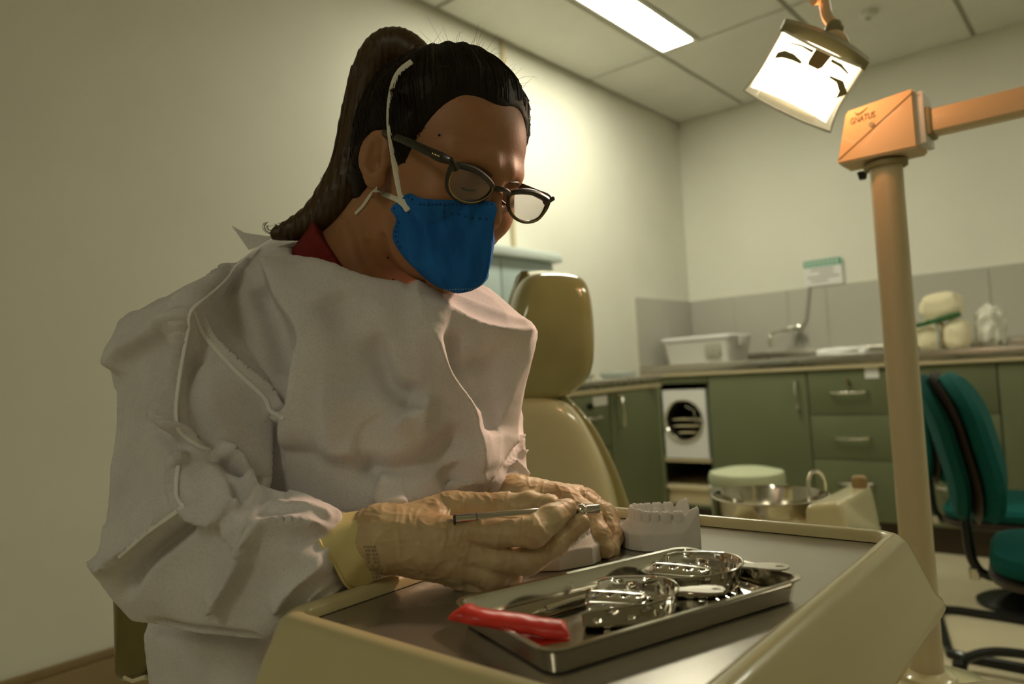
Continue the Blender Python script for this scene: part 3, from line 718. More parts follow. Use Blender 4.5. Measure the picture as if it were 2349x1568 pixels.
# reflector dish behind the shield: curved sheet glowing
rows = []
NU, NW = 20, 14
for j_ in range(NW + 1):
    for i_ in range(NU + 1):
        u, w = -1 + 2 * i_ / NU, -1 + 2 * j_ / NW
        rows.append(LP(u * .98, w * .985, -.030 + .028 * (u * u * .6 + w * w * .35)))
fs = [(j_ * (NU + 1) + i_, j_ * (NU + 1) + i_ + 1, (j_ + 1) * (NU + 1) + i_ + 1, (j_ + 1) * (NU + 1) + i_) for j_ in range(NW) for i_ in range(NU)]
B().mesh(rows, fs).obj('reflector', M['glow'], t, angle=0)
back = [LP(u * 1.0, w * .96, -.036 + .028 * (u * u * .6 + w * w * .35)) for w in np.linspace(-1, 1, 9) for u in np.linspace(-1, 1, 13)]
B().mesh(back, [(j_ * 13 + i_, j_ * 13 + i_ + 1, (j_ + 1) * 13 + i_ + 1, (j_ + 1) * 13 + i_) for j_ in range(8) for i_ in range(12)]).obj('back_housing', M['olive_band'], t, angle=0)
# dark curved band along the top
rr_ = []
for k in range(25):
    u = -1.04 + 2.08 * k / 24; bow = .16 * (1 - u * u)
    rr_.append([LP(u, -1.0 - bow * .5 + .03, .016), LP(u, -1.24 - bow, .014), LP(u, -1.27 - bow, -.02), LP(u, -1.15 - bow * .8, -.045), LP(u, -1.0 - bow * .5, -.02)])
B().loft(rr_).obj('top_band', M['olive_band'], t)
# clear shield in front, bowed, with frame edge
sh = []
for j_ in range(13):
    for i_ in range(17):
        u, w = -1 + i_ / 8, -1 + j_ / 6
        flare = .10 * max(0, w) ** 2
        sh.append(LP(u * (1 + flare), w * 1.02, .012 + .018 * (1 - u * u) + .02 * max(0, w) ** 2))
B().mesh(sh, [(j_ * 17 + i_, j_ * 17 + i_ + 1, (j_ + 1) * 17 + i_ + 1, (j_ + 1) * 17 + i_) for j_ in range(12) for i_ in range(16)]).obj('clear_shield', M['shield'], t, angle=0)
edge = [sh[i_] for i_ in range(17)] + [sh[j_ * 17 + 16] for j_ in range(1, 13)] + [sh[12 * 17 + i_] for i_ in range(15, -1, -1)] + [sh[j_ * 17] for j_ in range(11, 0, -1)]
B().tube(edge, .0022, 6, closed=True).obj('shield_edge', M['plastic'], t)
B().loft([[LP(u, w, n_) for u, w in ((-.16, -1.0), (.20, -1.0), (.16, -.62), (.10, -.52), (-.14, -.52), (-.17, -.62))] for n_ in (.034, .040)]).obj('bracket', M['brown_tab'], t)
def cres(pts_in, pts_out, n_):
    ring = [LP(u, w, n_) for u, w in pts_in] + [LP(u, w, n_) for u, w in reversed(pts_out)]
    ring2 = [p + ln * .002 for p in ring]; return B().loft([ring, ring2])
cres([(-.86, -.44), (-.74, -.58), (-.52, -.60), (-.28, -.50)], [(-.86, -.24), (-.72, -.36), (-.52, -.41), (-.28, -.42)], .030).obj('vent_crescent', M['olive_band'], t, smooth=False)
cres([(.42, -.42), (.62, -.38), (.78, -.18), (.80, .05)], [(.42, -.48), (.74, -.50), (.97, -.22), (.80, .06)], .030).obj('vent_crescent', M['olive_band'], t, smooth=False)
cres([(-.72, -.82), (-.45, -.88), (-.18, -.84)], [(-.72, -.86), (-.45, -.93), (-.18, -.93)], .030).obj('vent_slot', M['olive_band'], t, smooth=False)
cres([(.26, -.84), (.50, -.82), (.74, -.72)], [(.26, -.93), (.50, -.92), (.74, -.77)], .030).obj('vent_slot', M['olive_band'], t, smooth=False)
# bottom roll of the housing
B().tube([LP(u, 1.06 + .07 * (1 - u * u), -.012) for u in np.linspace(-.75, .75, 12)], .006, 8).obj('lower_roll', M['olive_band'], t)
# jointed arm upward
k1, k2, k3, k4 = LP(.10, -1.28, -.02), at(1905, 62, LD + .02), at(1884, 18, LD + .03), at(1876, -40, LD + .04)
jl = LP(.06, -1.22, -.03); jr = LP(.46, -1.13, -.03)
B().tube(spline([jl, LP(.16, -1.34, -.03), LP(.34, -1.30, -.03), jr], 5), .011, 10).obj('yoke', M['orange'], t)
B().tube(spline([at(1922, 88, LD + .01), at(1912, 60, LD + .02), at(1898, 38, LD + .03), at(1892, 10, LD + .035), at(1884, -30, LD + .04)], 5), .0085, 10).obj('swivel_arm', M['orange'], t)
B().ball(at(1914, 66, LD + .015), .014, 14).obj('swivel_joint', M['olive_band'], t)
B().tube([at(1866, 0, LD + .03), at(1884, -4, LD + .035), at(1896, -2, LD + .035)], .008, 10).obj('cross_pin', M['orange'], t)
top = at(1884, -30, LD + .04)
B().tube([top, top + Vector((0, 0, .12)), Vector((bex, y0 + .034, top.z + .16)), Vector((bex, y0 + .034, ba.z + .002))], .012, 10).obj('carrier_arm', M['orange'], t)
# point light added behind the housing for the warm spill; spot for the beam
li = bpy.data.lights.new('reflector_spill', 'POINT'); li.energy = LAMP_WATT; li.color = SPILL_COL; li.shadow_soft_size = .012
lo_ = bpy.data.objects.new('reflector_spill', li); COL.objects.link(lo_); lo_.location = LP(.1, -.1, -.075) - t.location; lo_.parent = t
ls = bpy.data.lights.new('lamp_beam', 'SPOT'); ls.energy = BEAM_WATT; ls.color = LAMP_COL; ls.shadow_soft_size = .03; ls.spot_size = math.radians(38); ls.spot_blend = .7
lso = bpy.data.objects.new('lamp_beam', ls); COL.objects.link(lso); lso.location = LP(0, .1, .045) - t.location; lso.parent = t
lso.rotation_euler = (at(1060, 840, .72) - LP(0, .1, .045)).to_track_quat('-Z', 'Y').to_euler()

# ================================================================== dental unit: pedestal under the post, cuspidor
pd = at(2080, 1575, 1.10)
t = thing('unit_pedestal', 'pale cream rounded pedestal of the dental unit below the post', 'pedestal', (pp.x, pp.y, 0))
rg = []
for z, hx, hy in ((0, .19, .20), (.05, .20, .21), (.36, .19, .20), (.425, .175, .185), (.452, .15, .16), (.460, .11, .12)): rg.append(rrect(pp.x - .06, pp.y - .07, hx, hy, min(hx, hy) * .55, z, 8))
B().loft(rg).obj('shell', M['cream3'], t)
B().lathe([(.042, .4602), (.042, .466), (.028, .474)], (pp.x, pp.y, 0), 32).obj('post_socket', M['cream3'], t)
CD = 1.55
bc = at(1767, 1166, CD)
t = thing('cuspidor', 'cream dental spittoon unit with round stainless steel bowl and spout', 'cuspidor', (bc.x, bc.y, bc.z - .2))
tilt = Matrix.Rotation(0, 4, 'X')
R0 = .118
B().lathe([(.07, -.052), (.104, -.045), (R0 - .002, -.034), (R0, .026), (R0 + .003, .030), (R0 - .002, .031), (R0 - .006, .02), (R0 - .012, -.022), (.06, -.036), (.001, -.040)], bc, 64).obj('bowl', M['steel_mirror'], t)
def hull_obj(pts, name, m, parent, r=.012, res=.004, soft=.004):
    return sdf_obj(lambda p, pl=hull_planes(np.array(pts)): sd_soft(p, pl, soft) - r, pts, r, res, name, m, parent)
def A3(px, py, d): return np.array(at(px, py, d))
# spittoon body: tray under the bowl, raised housing at its right
hull_obj([A3(1645, 1215, CD - .10), A3(1650, 1212, CD + .10), A3(1850, 1204, CD - .12), A3(1850, 1186, CD + .12), A3(1645, 1250, CD - .1), A3(1850, 1270, CD - .12), A3(1650, 1260, CD + .1), A3(1850, 1250, CD + .12)], 'tray_body', M['cream3'], t, .012)
hull_obj([A3(1858, 1165, CD - .14), A3(1955, 1118, CD + .10), A3(1925, 1160, CD - .14), A3(1990, 1120, CD + .06), A3(1860, 1240, CD - .14), A3(1935, 1250, CD - .14), A3(2012, 1215, CD + .02), A3(1960, 1200, CD + .12)], 'housing', M['cream3'], t, .010)
hull_obj([A3(1850, 1232, CD - .15), A3(2018, 1205, CD + .04), A3(1850, 1262, CD - .15), A3(2018, 1225, CD + .04), A3(1960, 1215, CD + .14), A3(1960, 1260, CD - .12)], 'lower_flange', M['cream3'], t, .006)
kb = at(1972, 1112, CD + .04); B().lathe([(.012, -.012), (.016, 0), (.016, .016), (.012, .020)], kb, 20).obj('tap_knob', M['brown_tab'], t)
B().tube(spline([at(1858, 1135, CD - .01), at(1854, 1105, CD), at(1862, 1084, CD + .01), at(1878, 1082, CD + .02), at(1890, 1100, CD + .03), at(1893, 1135, CD + .04)], 6), .004, 8).obj('spout', M['chrome'], t)
B().ball(at(1899, 1137, CD + .03), .006, 10).obj('spout_nut', M['chrome'], t)
B().cyl((bc.x, bc.y, 0), (bc.x, bc.y, bc.z - .06), .05, .06).obj('stand', M['cream3'], t)

# ================================================================== dental chair
t = thing('dental_chair', 'olive vinyl dental chair headrest and cream shell back behind the woman', 'dental chair', tuple(at(1300, 1100, 1.35) * 1.0)[:2] + (0,))
HD = 1.30
pts = [A3(1222, 660, HD), A3(1330, 668, HD + .02), A3(1338, 730, HD), A3(1336, 830, HD), A3(1295, 876, HD + .01), A3(1190, 888, HD), A3(1195, 760, HD - .02), A3(1210, 700, HD - .01),
       A3(1205, 655, HD + .10), A3(1300, 655, HD + .12), A3(1320, 700, HD + .12), A3(1320, 840, HD + .12), A3(1180, 880, HD + .10), A3(1180, 700, HD + .10)]
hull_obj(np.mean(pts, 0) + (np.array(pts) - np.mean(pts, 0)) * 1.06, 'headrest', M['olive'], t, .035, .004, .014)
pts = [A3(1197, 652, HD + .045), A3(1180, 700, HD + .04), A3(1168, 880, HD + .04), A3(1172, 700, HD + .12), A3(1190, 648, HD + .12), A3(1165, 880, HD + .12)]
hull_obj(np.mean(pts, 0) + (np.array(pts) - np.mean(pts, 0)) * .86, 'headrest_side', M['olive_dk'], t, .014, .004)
B().tube([at(1230, 905, HD + .06), at(1232, 960, HD + .06)], .02, 12).obj('headrest_stem', M['black'], t)
BD = 1.27
pts = [A3(1090, 935, BD), A3(1270, 925, BD), A3(1310, 950, BD), A3(1370, 1060, BD - .01), A3(1405, 1180, BD - .03), A3(1420, 1320, BD - .05), A3(1060, 1320, BD - .05),
       A3(1090, 930, BD + .12), A3(1290, 922, BD + .10), A3(1400, 1100, BD + .10), A3(1425, 1320, BD + .08), A3(1060, 1320, BD + .08)]
hull_obj(np.mean(pts, 0) + (np.array(pts) - np.mean(pts, 0)) * .97, 'back_shell', M['cream3'], t, .030, .005, .014)
pts = [A3(1292, 918, BD + .07), A3(1345, 968, BD + .06), A3(1415, 1100, BD + .05), A3(1450, 1230, BD + .04), A3(1455, 1320, BD + .03), A3(1300, 925, BD + .13), A3(1350, 985, BD + .13), A3(1450, 1230, BD + .10), A3(1380, 1300, BD + .04)]
hull_obj(pts, 'back_cushion', M['olive'], t, .012, .005)
cb = at(1250, 1300, 1.40)
B().lathe([(.20, 0), (.20, .03), (.08, .06), (.07, cb.z - .05)], (cb.x, cb.y, 0), 32).obj('column', M['cream3'], t)

# ================================================================== her stool
sd = .93
t = thing('operator_stool', 'dark olive vinyl stool with backrest on which the woman sits', 'stool', tuple(at(560, 1568, .92))[:2] + (0,))
pts = [A3(276, 1330, .80), A3(330, 1330, .79), A3(283, 1545, .80), A3(330, 1525, .79), A3(395, 1330, .95), A3(395, 1540, .95), A3(290, 1330, .85), A3(295, 1540, .85), A3(385, 1330, .99), A3(385, 1540, .99)]
hull_obj(pts, 'backrest', M['olive_dk'], t, .012, .004)
B().tube([at(285, 1552, .79), at(305, 1561, .785), at(335, 1551, .78)], .0022, 6).obj('back_trim', M['cream3'], t)
so = t.location
B().lathe([(.05, .37), (.17, .375), (.19, .39), (.19, .415), (.17, .43), (.001, .435)], (so.x, so.y, 0), 40).obj('seat', M['olive_dk'], t)
B().cyl((so.x, so.y, .08), (so.x, so.y, .375), .025).obj('column', M['chrome'], t)
bkt = at(380, 1545, .90)
B().tube([(so.x, so.y, .36), (bkt.x, bkt.y, .37), (bkt.x, bkt.y, bkt.z + .02)], .012, 10).obj('back_bracket', M['chrome'], t)
for k in range(5):
    a = 2 * math.pi * k / 5
    B().tube([(so.x, so.y, .085), (so.x + .25 * math.cos(a), so.y + .25 * math.sin(a), .06)], [.022, .014], 8).obj('leg', M['black'], t)
    B().ball((so.x + .25 * math.cos(a), so.y + .25 * math.sin(a), .026), (.025, .025, .026), 12).obj('castor', M['black'], t)

# ================================================================== teal chairs
def make_chair(label, pb, yaw, ln_=.20):
    """pb: rear foot of the back pad; local +x is the way the sitter faces"""
    ca, sa = math.cos(yaw), math.sin(yaw)
    org = Vector((pb.x + .22 * ca, pb.y + .22 * sa, 0)); zs = pb.z - .05
    t = thing('office_chair', label, 'chair', org, 'teal upholstered chairs')
    Mx = Matrix.Translation(org) @ Matrix.Rotation(yaw, 4, 'Z')
    def put(rings, name, m): return B().loft([xform(r, Mx) for r in rings]).obj(name, m, t)
    put([rrect(.03, 0, .225 - q, .225 - q, .12, zs + z, 8) for q, z in ((.03, -.062), (.006, -.054), (0, -.03), (.010, -.012), (.04, 0), (.10, .006))], 'seat', M['teal'])
    put([rrect(.03, 0, .225 - q, .225 - q, .12, zs + z, 8) for q, z in ((.035, -.088), (.004, -.084), (-.004, -.066), (.014, -.058))], 'seat_pan', M['piping'])
    def back_pad(n0, n1, shrink, name, m):
        rings = []
        for q, n_ in ((.05, n0), (.010, n0 + (n1 - n0) * .12), (0, n0 + (n1 - n0) * .5), (.014, n0 + (n1 - n0) * .85), (.07, n1)):
            ring = []
            for (a, b_, _) in rrect(0, 0, .20 - q - shrink, .20 - q - shrink, .13, 0, 8):
                lean = -.20 - (b_ + .20) * ln_ - .30 * b_ ** 2 + .9 * a * a
                ring.append(tuple(Mx @ Vector((lean + n_, a, zs + .255 + b_))))
            rings.append(ring)
        B().loft(rings).obj(name, m, t)
    back_pad(.0, .060, 0, 'back_cushion', M['teal'])
    back_pad(-.062, -.014, .004, 'back_shell', M['teal_dk'])
    back_pad(-.016, .002, -.004, 'back_edge', M['piping'])
    B().tube(spline([Mx @ Vector(p) for p in ((-.245, 0, zs + .14), (-.245, 0, zs + .02), (-.235, 0, zs - .07), (-.19, 0, zs - .105), (-.05, 0, zs - .10))], 6), .013, 10).obj('back_bar', M['blackgloss'], t)
    B().cyl(Mx @ Vector((-.235, 0, zs - .115)), Mx @ Vector((-.235, 0, zs - .085)), .014).obj('height_knob', M['chrome'], t)
    B().cyl(Mx @ Vector((.03, 0, .07)), Mx @ Vector((.03, 0, zs - .085)), .024).obj('column', M['blackgloss'], t)
    B().lathe([(.15, 0), (.15, .012), (.12, .028), (.05, .05), (.03, .072)], Mx @ Vector((.03, 0, 0)), 32).obj('floor_disc', M['blackgloss'], t)
    return t
make_chair('nearer teal fabric office chair right of the pole', at(2240, 1190, 2.0), .10)
make_chair('farther teal fabric office chair close to the green drawers', at(2150, 1105, 2.95), .06, .06)
# black tube frame lying on the floor
f1, f2 = on_z(2158, 1393, .015), on_z(2165, 1497, .015)
t = thing('tubular_frame', 'black tubular sled frame standing on floor right of the post', 'frame', (f1.x, f1.y, 0))
fl = [(f1.x + .9, f1.y - .02, .0145), (f1.x + .06, f1.y, .0145), (f1.x + .015, f1.y - .012, .0145), (f1.x, f1.y - .06, .0145), (f2.x, f2.y + .06, .0145), (f2.x + .015, f2.y + .012, .0145), (f2.x + .06, f2.y, .0145), (f2.x + .9, f2.y - .02, .0145)]
B().tube(fl, .0145, 10).obj('floor_tube', M['blackgloss'], t)
B().tube([(f1.x + .9, f1.y - .02, .0145), (f1.x + .93, f1.y - .03, .05), (f1.x + .94, f1.y - .03, .40)], .0145, 10).obj('upright', M['blackgloss'], t)
B().tube([(f2.x + .9, f2.y - .02, .0145), (f2.x + .93, f2.y - .03, .05), (f2.x + .94, f2.y - .03, .40)], .0145, 10).obj('upright', M['blackgloss'], t)
B().tube([(f1.x + .94, f1.y - .03, .40), (f2.x + .94, f2.y - .03, .40)], .0145, 10).obj('cross_tube', M['blackgloss'], t)
g1 = on_z(2225, 1545, 0)  # black tube taken as part of another chair's frame
t = thing('chair_frame', 'low black bar of another chair frame at the lower right edge', 'chair_frame', (g1.x + .1, g1.y, 0))
B().tube(spline([(g1.x - .02, g1.y, .012), (g1.x, g1.y + .02, .045), (g1.x + .10, g1.y + .03, .075), (g1.x + .35, g1.y + .02, .08), (g1.x + .6, g1.y, .07)], 6), .014, 10).obj('bar', M['blackgloss'], t)
for xx, hh in ((-.03, .03), (.58, .07)): B().cyl((g1.x + xx, g1.y, 0), (g1.x + xx, g1.y, hh), .016).obj('foot', M['black'], t)
# ================================================================== bracket table in front
TS = .828                                           # its work surface
tx0, tx1, ty0, ty1 = -.470, -.178, .302, .708
tcx, tcy, thx, thy = (tx0 + tx1) / 2, (ty0 + ty1) / 2, (tx1 - tx0) / 2, (ty1 - ty0) / 2
t = thing('bracket_table', 'cream enamel dental bracket table with raised rim and grey metal top', 'table', (tcx, tcy, TS - .09))
def rr(q, z, r): return rrect(tcx, tcy, thx + q, thy + q, r, z, 8)
B().loft([rr(.000, TS + .0005, .012), rr(.0005, TS + .006, .012), rr(.003, TS + .0095, .014), rr(.008, TS + .0105, .018), rr(.013, TS + .009, .022), rr(.018, TS + .004, .024), rr(.026, TS - .018, .026), rr(.034, TS - .042, .028), rr(.0395, TS - .048, .030),
          rr(.041, TS - .054, .031), rr(.038, TS - .060, .030), rr(.030, TS - .070, .028), rr(.012, TS - .088, .022), rr(-.01, TS - .09, .02)], caps=(False, True)).obj('frame', M['cream'], t, angle=60)
B().loft([rr(-.0006, TS - .004, .012), rr(-.0006, TS, .012)]).obj('work_sheet', M['mat_grey'], t, smooth=False)
B().tube([(tcx + .05, tcy, TS - .12), (tcx + .22, tcy + .25, TS - .14), (pp.x - .27, pp.y - .08, .36)], .02, 12).obj('support_arm', M['cream2'], t)
B().cyl((tcx + .05, tcy, TS - .135), (tcx + .05, tcy, TS - .0905), .045, .06).obj('swivel', M['cream2'], t)

# instrument tray
c_t = Vector((-.2785, .4415, TS + .0006)); ang = math.atan2(.202, .071)
MT = Matrix.Translation(c_t) @ Matrix.Rotation(ang, 4, 'Z')
def tr(q, z, r): return xform(rrect(0, 0, .107 + q, .0595 + q, r, z, 6), MT)
o = B().loft([tr(-.006, .0, .008), tr(-.003, .0008, .010), tr(-.001, .012, .011), tr(.002, .0148, .013), tr(.0035, .0155, .014), tr(.003, .0162, .014), tr(-.0005, .0158, .012), tr(-.002, .0125, .010), tr(-.0042, .0022, .009), tr(-.0072, .0012, .008)]).obj('instrument_tray', M['steel_mirror'])
tag(o, 'rectangular stainless steel instrument tray on the bracket table', 'tray')
FZ = TS + .0006 + .0012                             # tray floor

# impression trays
def impression_tray(label, c, ang, scale, flip=1):
    t = thing('impression_tray', label, 'impression tray', (c[0], c[1], FZ), 'perforated impression trays')
    Mx = Matrix.Translation((c[0], c[1], FZ + .0004)) @ Matrix.Rotation(ang, 4, 'Z') @ Matrix.Scale(scale, 4)
    NU_, NV = 66, 12
    def U(s, off):                                   # horseshoe path, open at -x, s in -1..1
        a = s * 1.75; e = max(0, abs(s) - .62)
        return Vector((.022 * math.cos(min(abs(a), 1.57)) - e * .075 + off * math.cos(a) * (1 if abs(a) < 1.57 else 0), math.copysign(1, a) * (.0235 * math.sin(min(abs(a), 1.57)) + .0035 * min(1, e * 3)) + off * math.copysign(math.sin(min(abs(a), 1.57)), a), 0))
    prof = [(-.0105, .0125), (-.0100, .008), (-.008, .0035), (-.005, .0012), (0, .0004), (.004, .0008), (.0065, .002), (.0082, .0045), (.0092, .008), (.0098, .0115), (.0104, .015), (.0112, .0175), (.0116, .0180)]
    v_, f_ = [], []
    for i in range(NU_ + 1):
        s = -1 + 2 * i / NU_
        for k in range(NV + 1):
            p = U(s, prof[k][0]); hgt = prof[k][1] * (1 if k > 6 else .85); 
            if k > 6: hgt *= (1 - .35 * abs(s) ** 4)
            v_.append(Mx @ Vector((p.x, p.y, hgt)))
    holes = set()
    for i in range(3, NU_ - 3, 6):
        holes.add((i, 8)); holes.add((i + 3, 10)); holes.add((i + 2, 5)); holes.add((i, 3)); holes.add((i + 3, 1))
    for i in range(NU_):
        for k in range(NV):
            if (i, k) in holes: continue
            f_.append((i * (NV + 1) + k, i * (NV + 1) + k + 1, (i + 1) * (NV + 1) + k + 1, (i + 1) * (NV + 1) + k))
    o = B().mesh(v_, f_).obj('trough', M['steel_mirror'], t, angle=0)
    md = o.modifiers.new('thick', 'SOLIDIFY'); md.thickness = .0007; md.offset = 1
    B().tube([v_[i * (NV + 1) + NV] for i in range(NU_ + 1)], .0008, 6).obj('rolled_rim', M['chrome'], t)
    if flip: # palate dome
        dv, df = [], []
        for i in range(13):
            for k in range(11):
                x_ = -.030 + .042 * i / 12; y_ = -.0135 + .027 * k / 10
                if x_ > 0: y_ *= math.sqrt(max(0.02, 1 - (x_ / .0125) ** 2))
                dv.append(Mx @ Vector((x_, y_, .0106 + .006 * (1 - (y_ / .0136) ** 2) * (1 - .4 * (i / 12) ** 2))))
        df = [(i * 11 + k, i * 11 + k + 1, (i + 1) * 11 + k + 1, (i + 1) * 11 + k) for i in range(12) for k in range(10) if not ((i % 3 == 1) and (k in (2, 5, 8)))]
        o2 = B().mesh(dv, df).obj('palate', M['steel_mirror'], t, angle=0); md = o2.modifiers.new('thick', 'SOLIDIFY'); md.thickness = .0007
    # handle: flat spoon with slot
    out = [(.031, -.005), (.040, -.0045), (.050, -.0065), (.062, -.0085), (.074, -.0085), (.081, -.006), (.084, 0), (.081, .006), (.074, .0085), (.062, .0085), (.050, .0065), (.040, .0045), (.031, .005)]
    out = [(.031 + (x_ - .031) * .64, y_) for x_, y_ in out]
    n_o = len(out); slot = [(.0585 + .0032 * math.cos(a), .0016 * math.sin(a)) for a in [2 * math.pi * k / n_o - math.pi + .24 for k in range(n_o)]]
    def hz(x_): return .0168 + .0006 * min(1, max(0, (x_ - .03) / .02))
    top = [Mx @ Vector((x_, y_, hz(x_) + .0006)) for x_, y_ in out]; bot = [Mx @ Vector((x_, y_, hz(x_) - .0006)) for x_, y_ in out]
    st = [Mx @ Vector((x_, y_, hz(x_) + .0006)) for x_, y_ in slot]; sb = [Mx @ Vector((x_, y_, hz(x_) - .0006)) for x_, y_ in slot]
    B().loft([top, st, sb, bot, top], caps=(False, False)).obj('handle', M['steel'], t, angle=30)
    return t
def dirang(a, b): return math.atan2(b.y - a.y, b.x - a.x)
a_, b_ = on_z(1440, 1412, FZ), on_z(1650, 1382, FZ + .01)
impression_tray('smaller perforated metal impression tray beside the red wax', on_z(1448, 1408, FZ), dirang(a_, b_), .98)
a_, b_ = on_z(1600, 1345, FZ), on_z(1815, 1328, FZ + .01)
impression_tray('larger perforated metal impression tray at the far tray corner', on_z(1596, 1346, FZ), dirang(a_, b_), 1.05)
# probe
z_ = FZ + .0042
pts = [on_z(*p, z_) for p in ((1252, 1398), (1300, 1385), (1380, 1362), (1440, 1346), (1498, 1330))]
t = thing('dental_probe', 'thin steel dental probe lying across the instrument tray', 'dental probe', pts[2])
B().tube(pts, [.0030, .0036, .0036, .0036, .0026], 12).obj('handle', M['steel_mirror'], t)
B().tube(spline([pts[-1], on_z(1520, 1325, z_), on_z(1540, 1312, z_ + .004), on_z(1556, 1316, z_ + .002)], 5), [.0012] * 8 + [.0011] * 4 + [.0008] * 4, 8).obj('hook', M['chrome'], t)
B().tube([pts[0], on_z(1236, 1401, z_), on_z(1222, 1406, z_ - .002)], [.0014, .0011, .0007], 8).obj('tip', M['chrome'], t)

# red wax: rolled strip over the tray edge with a loose leaf below
t = thing('red_wax_sheet', 'folded strip of red modelling wax lying over the tray edge', 'wax', on_z(1180, 1440, FZ))
ax_ = [on_z(1056, 1402, TS + .022), on_z(1100, 1414, TS + .020), on_z(1160, 1424, TS + .0165), on_z(1225, 1434, TS + .0135), on_z(1270, 1441, TS + .0118), on_z(1300, 1442, TS + .011)]
sp = spline([tuple(p) for p in ax_], 8); rings = []
for i, p in enumerate(sp):
    s = i / (len(sp) - 1); tn = Vector(sp[min(i + 1, len(sp) - 1)] - sp[max(i - 1, 0)]).normalized(); sd_ = tn.cross(Vector((0, 0, 1))).normalized()
    fl = 1 + .45 * max(0, 1 - s / .10) + .25 * max(0, (s - .85) / .15); hgt = .0052 * (1 - .45 * max(0, 1 - s / .08) - .5 * max(0, (s - .9) / .1))
    ring = []
    for k in range(22):
        a = 2 * math.pi * k / 22; n_ = .0006 * noise.noise(Vector((s * 9, math.cos(a) * 1.5, math.sin(a) * 1.5)))
        ring.append(Vector(p) + sd_ * ((.0098 * fl + n_) * math.cos(a)) + Vector((0, 0, (hgt + n_ * .6) * math.sin(a) +   .0008 * noise.noise(Vector((s * 9, 3, math.cos(a)))))))
    rings.append(ring)
B().loft(rings).obj('roll', M['wax'], t, angle=60)
leaf = []
l0, l1, l2, l3 = on_z(1165, 1432, FZ + .007), on_z(1300, 1432, FZ + .006), on_z(1308, 1470, FZ + .0012), on_z(1215, 1486, FZ + .0012)
for k in range(9):
    for i in range(13):
        u, w = i / 12, k / 8; p = (l0 * (1 - u) + l1 * u) * (1 - w) + (l3 * (1 - u) + l2 * u) * w
        leaf.append(p + Vector((0, 0, .0011 * noise.noise(Vector((u * 4, w * 4, 2))) + .0006)))
o = B().mesh(leaf, [(k * 13 + i, k * 13 + i + 1, (k + 1) * 13 + i + 1, (k + 1) * 13 + i) for k in range(8) for i in range(12)]).obj('leaf', M['wax'], t, angle=0)
md = o.modifiers.new('thick', 'SOLIDIFY'); md.thickness = .0012; md.offset = 0

# ------------------------------------------------------------------ plaster models
def plaster_fn():
    # local: +x front of the jaw, y across, z up; base foot at z=0
    poly = [(.037, 0), (.0355, .010), (.031, .020), (.020, .0295), (-.014, .0365), (-.034, .029), (-.035, 0)]
    full = poly + [(x, -y) for x, y in reversed(poly[1:-1])]
    pts = np.array([(x, y, z) for x, y in full for z in (0, .05)]); pl = hull_planes(pts)
    def arc(u):
        s = abs(u); return .025 - .050 * s ** 2.1, math.copysign(.0235 * math.sin(min(1, s * 1.1) * math.pi / 2) ** .85, u) if s > 0 else 0.0
    us = np.linspace(-1, 1, 241); cv = np.array([arc(u) for u in us]); sl = np.concatenate([[0], np.cumsum(np.linalg.norm(np.diff(cv, axis=0), axis=1))])
    wid = [.0098, .0098, .0070, .0068, .0068, .0058, .0052]; wid = wid + wid[::-1]; tot = sum(wid); pos = 0; teeth = []
    for k, w in enumerate(wid):
        sc_ = sl[-1] / tot * .93; c = sl[-1] * .035 + (pos + w / 2) * sc_; pos += w
        x, y = np.interp(c, sl, cv[:, 0]), np.interp(c, sl, cv[:, 1]); x2, y2 = np.interp(c + .001, sl, cv[:, 0]), np.interp(c + .001, sl, cv[:, 1]); x1, y1 = np.interp(c - .001, sl, cv[:, 0]), np.interp(c - .001, sl, cv[:, 1])
        m = min(k, 13 - k); teeth.append((x, y, math.atan2(y2 - y1, x2 - x1), w * sc_ * .485, (.0050, .0050, .0042, .0040, .0036, .0028, .0026)[m], m))
    pc = cv[::6].astype(np.float32)
    def fn(p):
        x, y, z = p[..., 0], p[..., 1], p[..., 2]
        base = np.maximum(sd_hull(p, pl), -z); ay = np.abs(y)
        da = np.full(x.shape, 1e3, np.float32)
        for a, b_ in pc: da = np.minimum(da, (x - a) ** 2 + (y - b_) ** 2)
        da = np.sqrt(da)
        h = .0150 + .0125 * np.exp(-(da / .0078) ** 2) + .017 * np.clip((-x - .020) / .014, 0, 1) ** 1.6 * np.clip((ay - .010) / .008, 0, 1) + .003 * np.clip(-x / .03, 0, 1)
        d = smax(base, (z - h) * .75, .0015)
        for tx, ty, an, hw, hb, m in teeth:
            c, sn = math.cos(an), math.sin(an); qx, qy = x - tx, y - ty; lx, ly = qx * c + qy * sn, -qx * sn + qy * c
            zc = z - .0275; hz_ = (.0072, .0074, .0078, .0082, .0090, .0092, .0092)[m]
            tp_ = np.clip(zc / hz_, -1, 1); hbz = hb * (1.08 - (.42 if m > 3 else .12) * np.clip(tp_, 0, 1))
            q = np.stack([lx / hw, ly / hbz, zc / hz_], -1); k = (np.abs(q) ** 3.6).sum(-1) ** (1 / 3.6); e = (k - 1) * min(hw, hb) * .9
            if m < 4:
                e = smax(e, -(np.sqrt(lx ** 2 + (ly * .8) ** 2 + (zc - hz_ - .0002) ** 2) - .0019), .0007)
                e = smax(e, -(np.sqrt(lx ** 2 + (zc - hz_ - .0003) ** 2) - .0011), .0006)
            d = smin(d, e, .0006)
        return d
    return fn
pv, pf = surface_nets(plaster_fn(), (-.038, -.040, -.002), (.040, .040, .046), .00062)
pv = relax(pv, pf, 1, .4)
def plaster_model(label, loc, yaw, sc=1.0):
    t = thing('plaster_jaw_model', label, 'dental model', loc, 'plaster jaw models')
    Mx = np.array(Matrix.Rotation(yaw, 3, 'Z')) * sc
    o = raw_obj('cast', pv @ Mx.T + np.array(loc), pf, M['plaster'], t, 50); return t
